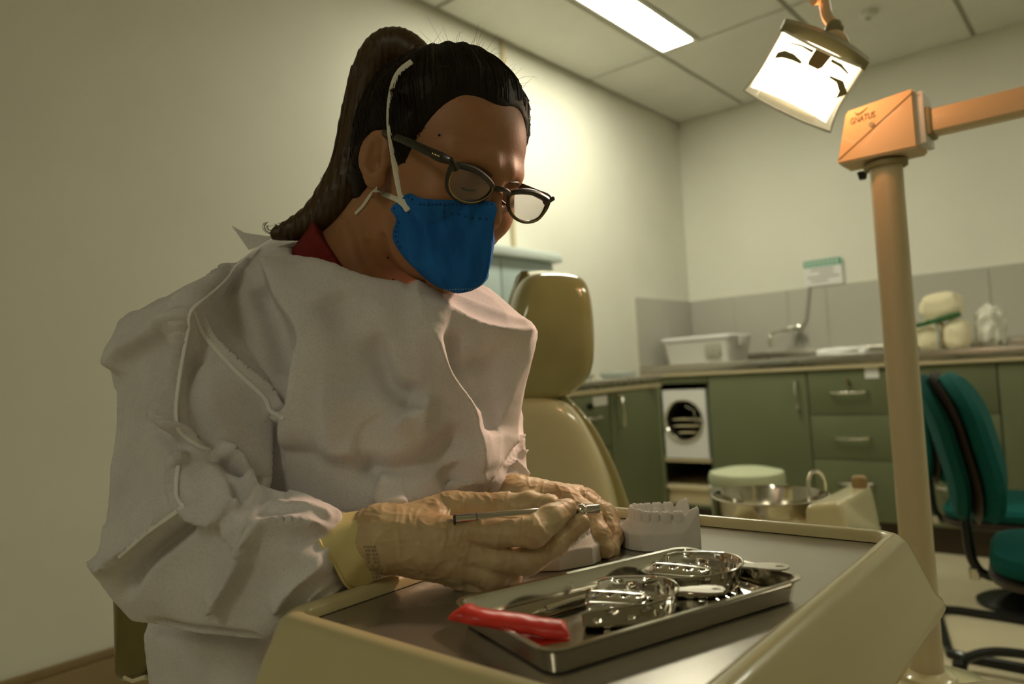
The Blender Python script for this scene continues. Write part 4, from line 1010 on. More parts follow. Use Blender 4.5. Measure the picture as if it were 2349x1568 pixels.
def img_yaw(pa, pb): a, b = on_z(*pa, TS), on_z(*pb, TS); return math.atan2(b.y - a.y, b.x - a.x)
m2 = on_z(1512, 1246, TS)
plaster_model('white plaster jaw model standing alone behind the instrument tray', (m2.x, m2.y, TS + .0003), img_yaw((1600, 1240), (1425, 1238)) + .28, 1.0)
m1 = on_z(1292, 1284, TS)
plaster_model('white plaster jaw model held between the two gloved hands', (m1.x, m1.y, TS + .0003), img_yaw((1200, 1285), (1370, 1290)) + .55, .95)
# ================================================================== the woman (modelled in metres in the lens frame, then carried into the room)
pr = np.array(at(620, 1560, .92)); 
person = thing('person', 'woman in white gown, blue mask, glasses and cream gloves working at table', 'person', (pr[0], pr[1], 0))
# head frame
HS = .90                                             # size of the head
HF = unit([.674, .366, -.641]); HL = np.array([.66, .09, .745]); HL = unit(HL - HF * (HL @ HF)); HU = np.cross(HF, HL)
HM = np.stack([HL, HF, HU])                         # rows: left, forward, up
HO = P(862, 365, .675) - HS * np.array([-.0775, -.004, -.006]) @ HM
def h2l(q): return np.asarray(q, float) * HS @ HM + HO   # head -> lens
def l2h(p): return ((p - HO.astype(np.float32)) @ HM.T.astype(np.float32) / HS).astype(np.float32)
def h2w(q): return to_world(h2l(q))
NECK0, NECK1 = h2l((0, -.028, -.055)), P(800, 668, .815)
def cranium(q): return smin(sd_ell(q, (0, -.012, .038), (.074, .094, .082)), sd_ell(q, (0, .030, .035), (.064, .062, .072)), .03)
def head_sdf(q):
    d = cranium(q)
    d = smin(d, sd_ell(q, (0, .036, -.030), (.060, .056, .075)), .03)
    d = smin(d, sd_ell(q, (0, .034, -.072), (.052, .048, .038)), .025)          # jaw
    d = smin(d, sd_ell(q, (0, .074, -.098), (.020, .016, .016)), .02)           # chin
    for s in (-1, 1):
        d = smin(d, sd_ell(q, (s * .040, .062, -.022), (.024, .024, .024)), .02)            # cheek
        d = smin(d, sd_cap(q, (s * .012, .091, .026), (s * .046, .072, .026), .010, .008), .014)   # brow
        d = smax(d, -sd_ell(q, (s * .032, .097, .006), (.019, .016, .0125)), .010)          # socket
        d = smin(d, sd_ell(q, (s * .031, .074, .005), (.0145, .0140, .0135)), .004)         # closed lid over the eye
        d = smin(d, sd_cap(q, (s * .020, .086, .0005), (s * .043, .078, -.0005), .0016, .0014), .002)   # lower lid
    d = smin(d, sd_cap(q, (0, .092, .018), (0, .108, -.022), .0070, .0090), .010)           # nose
    for s in (-1, 1): d = smin(d, sd_ell(q, (s * .010, .098, -.027), (.0080, .009, .008)), .006)
    d = smin(d, sd_ell(q, (0, .092, -.055), (.024, .010, .010)), .008)          # lips
    for s in (-1, 1):                                # ears
        ce = np.array([s * .0775, -.004, -.006]); 
        e = q - ce.astype(np.float32)
        a = math.radians(12); ey = e[..., 1] * math.cos(a) + e[..., 2] * math.sin(a); ez = -e[..., 1] * math.sin(a) + e[..., 2] * math.cos(a)
        ex = e[..., 0] * s - .38 * np.clip(-ey, -.02, .03)   # flares outwards at the back
        g = np.stack([ex, ey, ez], -1)
        ear = sd_ell(g, (0.001, 0, .004), (.0085, .0175, .0265)); ear = smin(ear, sd_ell(g, (0, .004, -.022), (.007, .010, .0105)), .008)
        ear = smax(ear, -sd_ell(g, (.0090, -.001, .009), (.0078, .0120, .0195)), .002)      # scapha
        ear = smin(ear, sd_cap(g, (.004, -.006, .014), (.004, -.009, -.008), .0036, .0034), .004)   # antihelix
        ear = smin(ear, sd_cap(g, (.003, .011, -.004), (.003, .012, -.010), .0036, .0032), .003)    # tragus
        ear = smax(ear, -sd_ell(g, (.0075, .003, -.005), (.0095, .0072, .0105)), .002)       # concha
        d = smin(d, ear, .005)
    return d
SHR, SHL_ = P(500, 810, .755), P(1060, 810, .90)
ELR, WRR = P(365, 1262, .70), P(800, 1268, .592)
ELL, WRL = P(1130, 1100, .92), P(1160, 1140, .745)
HIP = P(600, 1600, .88)
KNR, KNL = P(900, 1760, .70), P(1080, 1600, .95)
def body_sdf(p):
    d = head_sdf(l2h(p)) * HS
    n = sd_cap(p, NECK0, NECK1, .052, .056)
    # creases where the chin folds the throat
    d = smin(d, n, .018)
    ch = (SHR + SHL_) / 2
    d = smin(d, sd_cap(p, P(800, 730, .82), P(760, 1000, .83), .085, .095), .04)
    d = smin(d, sd_cap(p, SHR, SHL_, .040, .036), .04)
    d = smin(d, sd_cap(p, P(760, 1000, .84), HIP, .095, .12), .05)
    for a, b_, c_, r in ((SHR, ELR, WRR, 1), (SHL_, ELL, WRL, 1)):
        d = smin(d, sd_cap(p, a, b_, .034, .028), .015); d = smin(d, sd_cap(p, b_, c_, .030, .019), .012)
    return d
allp = np.array([h2l((0, .13, .14)), h2l((0, -.11, .12)), h2l((.09, 0, 0)), h2l((-.10, 0, 0)), ELR, WRR, ELL, HIP, SHL_, SHR])
CREASE = [([(900, 530), (910, 570), (935, 608), (985, 634)], 2.2, 7), ([(880, 545), (893, 590), (925, 628), (972, 646)], 2.0, 7), ([(845, 560), (862, 610), (900, 640)], 1.2, 8), ([(795, 515), (808, 560), (826, 612)], 1.2, 8)]
def skin_post(v, f):
    n = vnormals(v, f)
    if (n * (v - v.mean(0))).sum() < 0: n = -n
    pxl = np.stack([CX + FPX * v[:, 0] / v[:, 2], CY + FPX * v[:, 1] / v[:, 2]], 1); tot = np.zeros(len(v))
    for pl, amp, w in CREASE:
        sp_ = spline(pl, 5); ix = np.nonzero(((pxl > sp_.min(0) - 40) & (pxl < sp_.max(0) + 40)).all(1) & (n[:, 2] < 0))[0]; best = np.full(len(ix), 1e9)
        for a, b_ in zip(sp_[:-1], sp_[1:]):
            ab_ = b_ - a; h_ = np.clip(((pxl[ix] - a) @ ab_) / (ab_ @ ab_ + 1e-9), 0, 1); best = np.minimum(best, np.linalg.norm(pxl[ix] - a - h_[:, None] * ab_, axis=1))
        tot[ix] += -amp * .001 * np.exp(-(best / w) ** 2) + amp * .0004 * np.exp(-((best - 2.2 * w) / w) ** 2)
    return v + n * tot[:, None]
body = sdf_obj(body_sdf, allp, .13, .0024, 'body', M['skin'], person, 1, lens=True, post=skin_post)
body['label'] = 'face, ears and neck'
body_tree = bvh_of(body)
for mx_, my_ in ((902, 641), (1008, 310), (890, 590)):
    h_ = hit(mx_, my_, [body_tree], .0002)
    if h_ is not None: B().ball(h_, .0011, 8).obj('mole', M['hair'], person)
# trousers and shoes under the gown
def leg_sdf(p):
    d = sd_cap(p, HIP, KNR, .128, .06); d = smin(d, sd_cap(p, HIP + np.array([.08, 0, .06]), KNL, .085, .06), .04)
    for k, g in ((KNR, .02), (KNL, .03)):
        w = to_world(k[None])[0]; ft = (np.array([w[0] - .02, w[1], .07]) - EYE) @ RM
        d = smin(d, sd_cap(p, k, ft, .055, .04), .03)
    return d
fts = [(np.array([*to_world(k[None])[0][:2], .07]) - EYE) @ RM for k in (KNR, KNL)]
sdf_obj(leg_sdf, np.array([HIP, KNR, KNL, *fts]), .11, .008, 'trousers', M['trouser'], person, 1, lens=True)
for k in (KNR, KNL):
    w = to_world(k[None])[0]
    B().loft([[(w[0] + .03 + x_ * s_, w[1] + y_ * s_, z) for x_, y_, _ in rrect(0, 0, .125, .045, .042, 0)] for s_, z in ((.97, .002), (1.0, .02), (.92, .05), (.6, .085))]).obj('shoe', M['white'], person)

# ------------------------------------------------------------------ hair
HLX = np.array([-.12, -.07, -.045, -.025, -.011, .004, .012, .022, .033, .037, .043, .047, .053, .060, .070, .080, .095])
HLY = np.array([-.085, -.08, -.06, -.010, .022, .018, -.010, -.014, -.006, .012, .028, .045, .063, .078, .086, .089, .090])
def hairline(q): return q[..., 2] - np.interp(q[..., 1], HLX, HLY).astype(np.float32) - .004 * np.sin(q[..., 0] * 90)
PB = np.array([0, -.062, .122])                      # root of the pony tail (head frame)
def hair_sdf(q):
    t = np.clip(hairline(q) / .045, -1, 1)
    dirp = q - PB.astype(np.float32)
    base = smin(cranium(q), sd_ell(q, (0, -.030, -.03), (.058, .062, .06)), .03)
    ridge = .0011 * np.sin(26 * np.arctan2(q[..., 0], q[..., 1] + .062 + .4 * (.122 - q[..., 2])) + 3 * np.sin(q[..., 2] * 40))
    top = .006 * np.exp(-(((q[..., 1] - .005) / .035) ** 2)) * (q[..., 2] > .06)
    return base - (.0115 + ridge + top) * np.where(t > 0, np.maximum(t, 0) ** .7, 5 * t)
hv, hf = surface_nets(hair_sdf, (-.115, -.15, -.12), (.115, .125, .165), .0024)
hv = relax(hv, hf, 1)
hair = raw_obj('hair', to_world(h2l(hv)), hf, M['hair'], person)
hair_tree = bvh_of(hair)
def curves_obj(name, lines, r, m, parent, rads=None):
    cu = bpy.data.curves.new(name, 'CURVE'); cu.dimensions = '3D'; cu.bevel_depth = r; cu.bevel_resolution = 0; cu.use_fill_caps = False
    org = np.zeros(3); q = parent
    while q is not None: org = org + np.array(q.location); q = q.parent
    for ln_ in lines:
        a = np.asarray(ln_, float) - org; s = cu.splines.new('POLY'); s.points.add(len(a) - 1)
        s.points.foreach_set('co', np.concatenate([a, np.ones((len(a), 1))], 1).ravel())
        s.points.foreach_set('radius', np.linspace(1, .35, len(a)))
    o = bpy.data.objects.new(name, cu); COL.objects.link(o); cu.materials.append(m); o.parent = parent
    # real mesh, so that it can be counted as geometry
    me = bpy.data.meshes.new_from_object(o.evaluated_get(bpy.context.evaluated_depsgraph_get()))
    bpy.data.objects.remove(o); me.name = name
    o = bpy.data.objects.new(name, me); COL.objects.link(o); o.parent = parent
    me.polygons.foreach_set('use_smooth', [True] * len(me.polygons))
    if not me.materials: me.materials.append(m)
    return o
# combed strands from hairline to the root of the tail
cen = np.array([0, -.008, .035]); lines = []
K = 2600; S_ = 14
th = rng.uniform(-math.pi, math.pi, K); ph = rng.uniform(-.75, 1.45, K)
dirs = np.stack([np.sin(th) * np.cos(ph), np.cos(th) * np.cos(ph), np.sin(ph)], 1)
pe = unit(PB - cen)
def march(dr, off):
    lo_, hi_ = np.full(len(dr), .03), np.full(len(dr), .22)
    for _ in range(16):
        m_ = (lo_ + hi_) / 2; inside = hair_sdf((cen + dr * m_[:, None]).astype(np.float32)) < 0
        lo_ = np.where(inside, m_, lo_); hi_ = np.where(inside, hi_, m_)
    return cen + dr * (lo_ + off)[:, None]
root = march(dirs, 0); ok = hairline(root.astype(np.float32)) > -.004
dirs = dirs[ok]
om = np.arccos(np.clip(dirs @ pe, -1, 1))
tt = np.linspace(0, 1, S_); tr_ = []
jit = rng.uniform(.0, .0016, len(dirs))
for s in tt:
    e = dirs * (np.sin((1 - s) * om) / np.sin(om))[:, None] + pe * (np.sin(s * om) / np.sin(om))[:, None]
    tr_.append(march(e / np.linalg.norm(e, axis=1)[:, None], jit - .0004))
tr_ = np.stack(tr_, 1)
o = curves_obj('hair_strands', [to_world(h2l(a)) for a in tr_], .00042, M['hair'], person); o['kind'] = 'stuff'
# pony tail: guide line and thickness, lens pixels and depth
tail = np.array([(968, 140, .765, 30), (925, 108, .77, 34), (880, 120, .775, 42), (848, 190, .785, 46), (832, 290, .79, 52), (815, 390, .79, 56), (780, 460, .79, 56), (728, 505, .785, 36), (685, 522, .778, 20), (655, 531, .774, 9), (626, 537, .77, 2)], float)
ts = spline(tail, 6); tc_ = np.array([P(*a[:3]) for a in ts]); trd = ts[:, 3] * ts[:, 2] / FPX
def tail_sdf(p):
    d = None
    for i in range(len(tc_) - 1):
        e = sd_cap(p, tc_[i], tc_[i + 1], trd[i] * .84, trd[i + 1] * .84); d = e if d is None else smin(d, e, .01)
    return d + .0012 * np.sin(p[..., 0] * 900 + p[..., 1] * 120)
sdf_obj(tail_sdf, tc_, .03, .003, 'pony_tail', M['hair2'], person, 1, lens=True)
lines = []
tn = np.gradient(tc_, axis=0); tn /= np.linalg.norm(tn, axis=1)[:, None]
ax1 = np.cross(tn, [0, 0, 1.0]); ax1 /= np.linalg.norm(ax1, axis=1)[:, None]; ax2 = np.cross(tn, ax1)
for k in range(1500):
    a = rng.uniform(0, 2 * math.pi); r = math.sqrt(rng.uniform(.45, 1.02)); e_ = int(len(tc_) * rng.uniform(.80, 1.0)); s0 = rng.uniform(0, 6)
    w = rng.uniform(.3, 1.2) * .0015; fr_ = rng.uniform(.12, .3)
    q = tc_[:e_] + ax1[:e_] * (trd[:e_] * r * math.cos(a) + w * np.sin(np.arange(e_) * fr_ + s0))[:, None] + ax2[:e_] * (trd[:e_] * r * math.sin(a))[:, None]
    lines.append(to_world(q))
for k in range(45):                                  # loose ends
    i0 = rng.integers(22, 46); n_ = 14; a = rng.uniform(-1, 1)
    st = tc_[i0] + ax1[i0] * trd[i0] * rng.uniform(.8, 1.05) * (1 if rng.random() < .85 else -1)
    q = [st + tn[i0] * .0028 * j_ + np.array([-.0011 * j_ * rng.uniform(.3, 1) * abs(a), .0004 * j_, 0]) + np.array([0, .00012 * j_ * j_ * a, 0]) for j_ in range(n_)]
    lines.append(to_world(spline(q, 2)))
for k in range(6):                                  # curl at the very end
    a0 = rng.uniform(0, 1); c0 = P(625, 520, .77); rr0 = rng.uniform(.004, .010)
    lines.append(to_world(np.array([c0 + np.array([-math.cos(a_ + a0) * rr0 - .002 * k / 12, math.sin(a_ + a0) * rr0 * .8, 0]) for a_ in np.linspace(-1.2, 3.3, 16)])))
o = curves_obj('tail_strands', lines, .00036, M['hair2'], person); o['kind'] = 'stuff'
# fly-away hairs over the crown and forehead
lines = []
for k in range(90):
    th_ = rng.uniform(-1.7, .6); ph_ = rng.uniform(.25, 1.4); dr = np.array([[math.sin(th_) * math.cos(ph_), math.cos(th_) * math.cos(ph_), math.sin(ph_)]])
    q0 = march(dr, np.array([0.0]))[0]; v0 = unit(dr[0] * .8 + rng.normal(0, .6, 3)); cv_ = rng.normal(0, 1, 3) * .5
    L_ = rng.uniform(.008, .022); lines.append(to_world(h2l(np.array([q0 + v0 * L_ * s + cv_ * L_ * s * s * .5 for s in np.linspace(0, 1, 8)]))))
o = curves_obj('flyaway_hairs', lines, .00016, M['hair2'], person); o['kind'] = 'stuff'

# ------------------------------------------------------------------ lashes
for s in (-1, 1):
    B().tube([Vector(h2w((s * (.018 + .026 * k / 8), .0885 - .011 * (k / 8) ** 1.6 + .002 * math.sin(math.pi * k / 8), -.0015 - .003 * math.sin(math.pi * k / 8)))) for k in range(9)], .0011, 6).obj('eyelashes', M['hair'], person)
    B().tube([Vector(h2w((s * (.013 + .036 * k / 8), .1005 - .021 * (k / 8) ** 1.7, .017 + .003 * math.sin(math.pi * k / 8)))) for k in range(9)], [.0008, .0012, .0014, .0014, .0014, .0013, .0012, .001, .0006], 6).obj('eyebrow', M['hair2'], person)

# ------------------------------------------------------------------ spectacles
GF = .106                                            # front plane of the frame, head frame
g_o = h2l((0, GF, .004)); g_n = unit(HF + HU * -.10)
def on_glass(px, py):
    r = np.array([(px - CX) / FPX, (py - CY) / FPX, 1.0]); return r * (g_o @ g_n) / (r @ g_n)
near = [(1040, 380), (1062, 381), (1092, 392), (1118, 412), (1130, 430), (1122, 446), (1104, 459), (1080, 465), (1055, 461), (1036, 448), (1025, 428), (1028, 402)]
lh = (np.array([on_glass(*p) for p in near]) - HO) @ HM.T / HS   # head-frame outline of the near lens
def ring_of(s):
    q = lh.copy()
    if s > 0: q[:, 0] = -q[:, 0]
    q = np.concatenate([q[-1:], q, q[:2]]); sp_ = spline(q, 6)[6:-6]
    return sp_[:-1]
fr_b = B(); rims = {}
for s in (-1, 1):
    rg_ = ring_of(s); rims[s] = rg_
    fr_b.tube([Vector(p) for p in to_world(h2l(rg_))], list(.0019 + .0013 * np.clip((rg_[:, 2] - rg_[:, 2].mean()) / .018, -.2, 1)), 8, closed=True)
# brow bars, wider on top; bridge; end pieces
for s in (-1, 1):
    q = [rims[s][i] for i in np.argsort(rims[s][:, 2])[-26:]]
q1, q2 = rims[-1][np.argmax(rims[-1][:, 0])], rims[1][np.argmin(rims[1][:, 0])]
md_ = (q1 + q2) / 2 + np.array([0, .004, .004])
fr_b.tube([Vector(p) for p in to_world(h2l(spline([q1 + [0, 0, .002], md_, q2 + [0, 0, .002]], 5)))], .0026, 8)
hinge = {}
for s in (-1, 1):
    r_ = rims[s]; i = np.argmax(r_[:, 0] * s + r_[:, 2] * .8); hinge[s] = r_[i]
    fr_b.tube([Vector(p) for p in to_world(h2l(np.array([r_[i] - [s * .004, 0, .002], r_[i] + [s * .006, .001, .005]])))], [.0035, .0022], 8)
glasses = fr_b.obj('glasses', M['acetate'], person); glasses['label'] = 'dark tortoise cat-eye spectacles'
for s in (-1, 1):
    inner = np.mean(rims[s], 0) + (rims[s] - np.mean(rims[s], 0)) * .955 + np.array([0, .0018, 0])
    B().tube([Vector(p) for p in to_world(h2l(inner))], .00055, 6, closed=True).obj('gold_inlay', M['gold'], glasses)
    B().mesh(to_world(h2l(rims[s])), [tuple(range(len(rims[s])))]).obj('lens', M['lens'], glasses, smooth=False)
    h_ = hinge[s] + np.array([s * .004, 0, .003]); e_ = np.array([s * .080, -.002, .022 if s < 0 else .020])
    q = spline([h_, h_ + (e_ - h_) * .15 + [s * .004, 0, 0], h_ + (e_ - h_) * .55 + [s * .006, 0, .001], e_], 6)
    wd_ = np.interp(np.linspace(0, 1, len(q)), [0, .12, .3, .45, 1], [.0030, .0036, .0048, .0040, .0030])
    B().tube([Vector(p) for p in to_world(h2l(q))], list(wd_), 10, flat=.42, up=Vector(RM @ np.cross(HF, HU))).obj('temple', M['acetate'], glasses)
    if s < 0:
        gm = B()
        for k in range(5):
            p = h_ + (e_ - h_) * (.10 + .022 * k) + np.array([s * .0062, 0, 0]); w = to_world(h2l(p[None]))[0]
            gm.ball(w, (.0006, .0006, .0009 if k % 2 else .0013), 6)
        gm.obj('temple_mark', M['gold'], glasses)

# ------------------------------------------------------------------ face mask
mT, mB, mC = np.array([0, .122, -.006]), np.array([0, .118, -.120]), np.array([-.080, .026, -.048])
m_n = unit(np.cross(mB - mT, mC - mT)); 
n_l = m_n @ HM; o_l = h2l(mT)
def on_mask(px, py):
    r = np.array([(px - CX) / FPX, (py - CY) / FPX, 1.0]); return (r * ((o_l @ n_l) / (r @ n_l)) - HO) @ HM.T / HS
left_c = [(1135, 466), (1100, 460), (1060, 459), (1010, 458), (975, 455), (955, 448), (940, 442), (928, 452), (912, 466), (896, 475), (900, 486), (910, 497), (908, 512), (902, 530), (902, 548), (912, 568), (930, 592), (955, 617), (980, 640), (1002, 655), (1025, 664), (1050, 671)]
right_c = [(1135, 466), (1139, 480), (1133, 505), (1128, 550), (1122, 600), (1113, 637), (1096, 655), (1072, 667), (1050, 671)]
lc_, rc_ = spline(left_c, 4), spline(right_c, 4)
def resamp(a, n_):
    s = np.concatenate([[0], np.cumsum(np.linalg.norm(np.diff(a, axis=0), axis=1))]); t_ = np.linspace(0, s[-1], n_)
    return np.stack([np.interp(t_, s, a[:, k]) for k in range(2)], 1)
# rows run from the cheek edge to the centre fold
NR, NC = 40, 26
Lr = resamp(lc_, 90); Rr = resamp(rc_, 60)
# pair points by height
ys = np.concatenate([[0], np.cumsum(np.ones(NR - 1))]) / (NR - 1)
Le = resamp(lc_[:], NR); Re = resamp(rc_, NR)
grid = np.zeros((NR, NC, 3))
for i in range(NR):
    for k in range(NC):
        u = k / (NC - 1); pxy = Le[i] * (1 - u) + Re[i] * u
        q = on_mask(*pxy); v_ = i / (NR - 1)
        bul = .010 * math.sin(math.pi * min(1, u * 1.0)) ** .8 * math.sin(math.pi * min(1, max(0, v_))) ** .6
        q = q + m_n * (bul if m_n[0] < 0 else -bul)
        q = q + (m_n if m_n[0] < 0 else -m_n) * (.0010 * noise.noise(Vector((u * 5, v_ * 6, 3))) + .0006 * noise.noise(Vector((u * 16, v_ * 14, 3))))
        grid[i, k] = q
mo = m_n if m_n[0] < 0 else -m_n
for _ in range(6):                                    # keep it clear of the face
    sdv = head_sdf(grid.reshape(-1, 3).astype(np.float32)).reshape(NR, NC)
    grid += mo * np.clip(.0022 - sdv, 0, .01)[..., None]
dx = grid[:, -1, 0].copy()
for k in range(NC):                                   # bring the fold onto the middle of the face
    w = (k / (NC - 1)) ** 2; grid[:, k, 0] -= dx * w * 0
shift = grid[:, -1, 0].mean()
far = grid.copy(); far[:, :, 0] = 2 * grid[:, -1:, 0] - far[:, :, 0]
uu = np.linspace(0, 1, NC)[None, :]; vv2 = np.linspace(1, 0, NR)[:, None]
far[:, :, 2] -= .016 * (1 - uu) ** .5 * vv2; far[:, :, 1] -= .010 * (1 - uu) ** .5
mb = B()
mb.mesh(to_world(h2l(grid.reshape(-1, 3))), [(i * NC + k, i * NC + k + 1, (i + 1) * NC + k + 1, (i + 1) * NC + k) for i in range(NR - 1) for k in range(NC - 1)])
mb.mesh(to_world(h2l(far.reshape(-1, 3))), [(i * NC + k + 1, i * NC + k, (i + 1) * NC + k, (i + 1) * NC + k + 1) for i in range(NR - 1) for k in range(NC - 1)])
mask = mb.obj('face_mask', M['mask'], person, angle=70); mask['label'] = 'blue folded respirator mask'
md = mask.modifiers.new('thick', 'SOLIDIFY'); md.thickness = .0016; md.offset = 0
mask_tree = bvh_of(mask)
# weld marks
wb_ = B(); 
def dots(b, pts, r, lift=.0012):
    for p in pts:
        h_ = hit(*p, [mask_tree], lift)
        if h_ is not None: b.ball(h_, r, 6)
row1 = [(x, 468 + .00012 * (x - 1050) ** 2 * .2) for x in np.arange(965, 1130, 9)]
row2 = [(1020 + k * 16, 487 + k * 2.0 + (3 if k > 2 else 0)) for k in range(7)]
row3 = [(916, 510), (911, 520), (909, 531), (909, 542), (913, 554), (919, 565), (1020, 472), (1019, 480), (1018, 488), (1018, 496), (905, 478), (938, 450), (948, 457)]
dots(wb_, row1 + row2 + row3, .00095); wb_.obj('weld_marks', M['mask_dk'], mask)
wl_ = B(); dots(wl_, [(x, 662 - .0011 * (x - 1045) ** 2) for x in np.arange(1003, 1100, 6)], .00075); wl_.obj('lower_weld_marks', M['mask_lt'], mask)
# elastic straps
def ribbon(name, pts, trees, width, lift=.0022, fixed=None):
    base = []
    for i, p in enumerate(spline(pts, 5)):
        h_ = hit(p[0], p[1], trees, lift)
        base.append((p, h_))
    ds = [(Vector(h_) - Vector(EYE)).dot(Vector(RM @ [0, 0, 1])) if h_ is not None else None for _, h_ in base]
    known = [i for i, d in enumerate(ds) if d is not None]
    dd = np.interp(np.arange(len(ds)), known, [ds[i] for i in known])
    k_ = np.ones(5) / 5; pad_ = np.pad(dd, 2, mode='edge'); dd = np.minimum(np.convolve(pad_, k_, 'valid'), dd)
    c_ = [at(p[0], p[1], d_) for (p, _), d_ in zip(base, dd)]
    return B().tube(c_, width / 2, 8, flat=.18, up=Vector(RM @ [0, 0, 1])).obj(name, M['strap'], mask)
ribbon('strap', [(936, 483), (926, 466), (918, 445), (908, 395), (898, 330), (893, 280), (895, 230), (905, 185), (920, 160), (945, 141)], [body_tree, hair_tree, mask_tree], .0052, .0035)
ribbon('strap', [(934, 480), (925, 467), (905, 454), (880, 444), (860, 433)], [body_tree, hair_tree, mask_tree], .0056, .003)
ribbon('strap', [(858, 434), (846, 452), (832, 472), (815, 490)], [body_tree, hair_tree], .0030, .004)
B().ball(hit(937, 483, [mask_tree], .001), .0016, 8).obj('staple', M['gold'], mask)

# ------------------------------------------------------------------ red shirt collar
n_ax = unit(NECK0 - NECK1)
SP = P(760, 588, .80)
def shirt_sdf(p):
    d = sd_cap(p, NECK1 - n_ax * .06, NECK0, .080, .068)
    side = (p - P(770, 575, .76).astype(np.float32)) @ np.array([.80, -.60, .0], np.float32)
    return np.maximum(d, side)
sdf_obj(shirt_sdf, np.array([NECK1 - n_ax * .06, NECK0]), .09, .003, 'shirt_collar', M['shirt'], person, 1, lens=True)

# ------------------------------------------------------------------ gown
def HP(*pts): return hull_planes(np.array([P(*a) for a in pts]))
torso = HP((640, 560, .88), (585, 600, .86), (470, 740, .70), (560, 640, .75), (700, 605, .725), (860, 655, .705), (990, 665, .715), (1085, 660, .79), (1196, 770, .78), (1175, 900, .765), (1165, 1000, .765), (1115, 1080, .715),
           (900, 1150, .655), (640, 1160, .675), (600, 1250, .70), (480, 1000, .74), (1000, 600, .84), (760, 560, .90), (640, 700, 1.0), (900, 700, 1.02), (1100, 800, .99), (560, 1000, 1.0), (900, 1100, .98), (1120, 1050, .90), (600, 1300, .98), (960, 1200, .74), (1080, 1190, .84))
lap = HP((372, 1430, .74), (600, 1400, .69), (640, 1160, .72), (960, 1190, .74), (1080, 1200, .86), (365, 1760, .76), (620, 1780, .66), (960, 1720, .72), (480, 1300, .98), (960, 1300, 1.0), (420, 1740, 1.0), (960, 1700, 1.02))
upper = HP((440, 730, .655), (300, 748, .745), (560, 625, .77), (318, 880, .70), (342, 930, .665), (600, 900, .675), (600, 960, .665), (480, 1040, .615), (590, 1090, .645), (328, 1090, .665), (420, 1060, .60), (270, 1215, .64), (330, 1230, .60), (330, 900, .80), (330, 1150, .78), (480, 800, .82), (520, 1100, .74))
fore = HP((266, 1215, .63), (272, 1290, .62), (297, 1345, .625), (330, 1395, .63), (415, 1080, .60), (330, 1200, .585), (480, 1170, .565), (620, 1180, .60), (755, 1192, .59), (790, 1335, .572), (700, 1370, .57), (600, 1430, .575), (430, 1415, .60), (620, 1240, .562), (780, 1200, .63), (790, 1330, .63), (300, 1250, .74), (600, 1400, .68), (600, 1200, .68))
lsl = HP((1150, 990, .82), (1190, 1020, .86), (1188, 1040, .82), (1196, 1095, .77), (1140, 1105, .735), (1140, 1085, .95), (1175, 1070, .93), (1100, 850, .92), (1165, 800, .93), (1100, 1110, .80), (1190, 1120, .755), (1140, 1165, .735), (1175, 1165, .76), (1120, 1150, .92))
nk = np.array([P(640, 540, .85), P(795, 620, .735), P(970, 658, .73)]); nk_n = unit(np.cross(nk[1] - nk[0], nk[2] - nk[0])); nk_n = nk_n if nk_n[1] < 0 else -nk_n
cufn = unit(WRR - ELR); cufp = P(798, 1266, .59)
def gown_sdf(p):
    d = smin(sd_hull(p, torso) - .009, sd_hull(p, lap) - .009, .012)
    d = smin(d, sd_hull(p, lsl) - .007, .006)
    a = smin(sd_hull(p, upper) - .008, sd_hull(p, fore) - .009, .006)
    a = np.maximum(a, (p - cufp.astype(np.float32)) @ cufn.astype(np.float32))
    d = smin(d, a, .005)
    cut = (p - nk[1].astype(np.float32)) @ nk_n.astype(np.float32)
    d = smax(d, cut, .004)
    hole = sd_cap(p, NECK1 - n_ax * .06, NECK1 + n_ax * .2, .072, .080)
    return smax(d, -hole, .004)
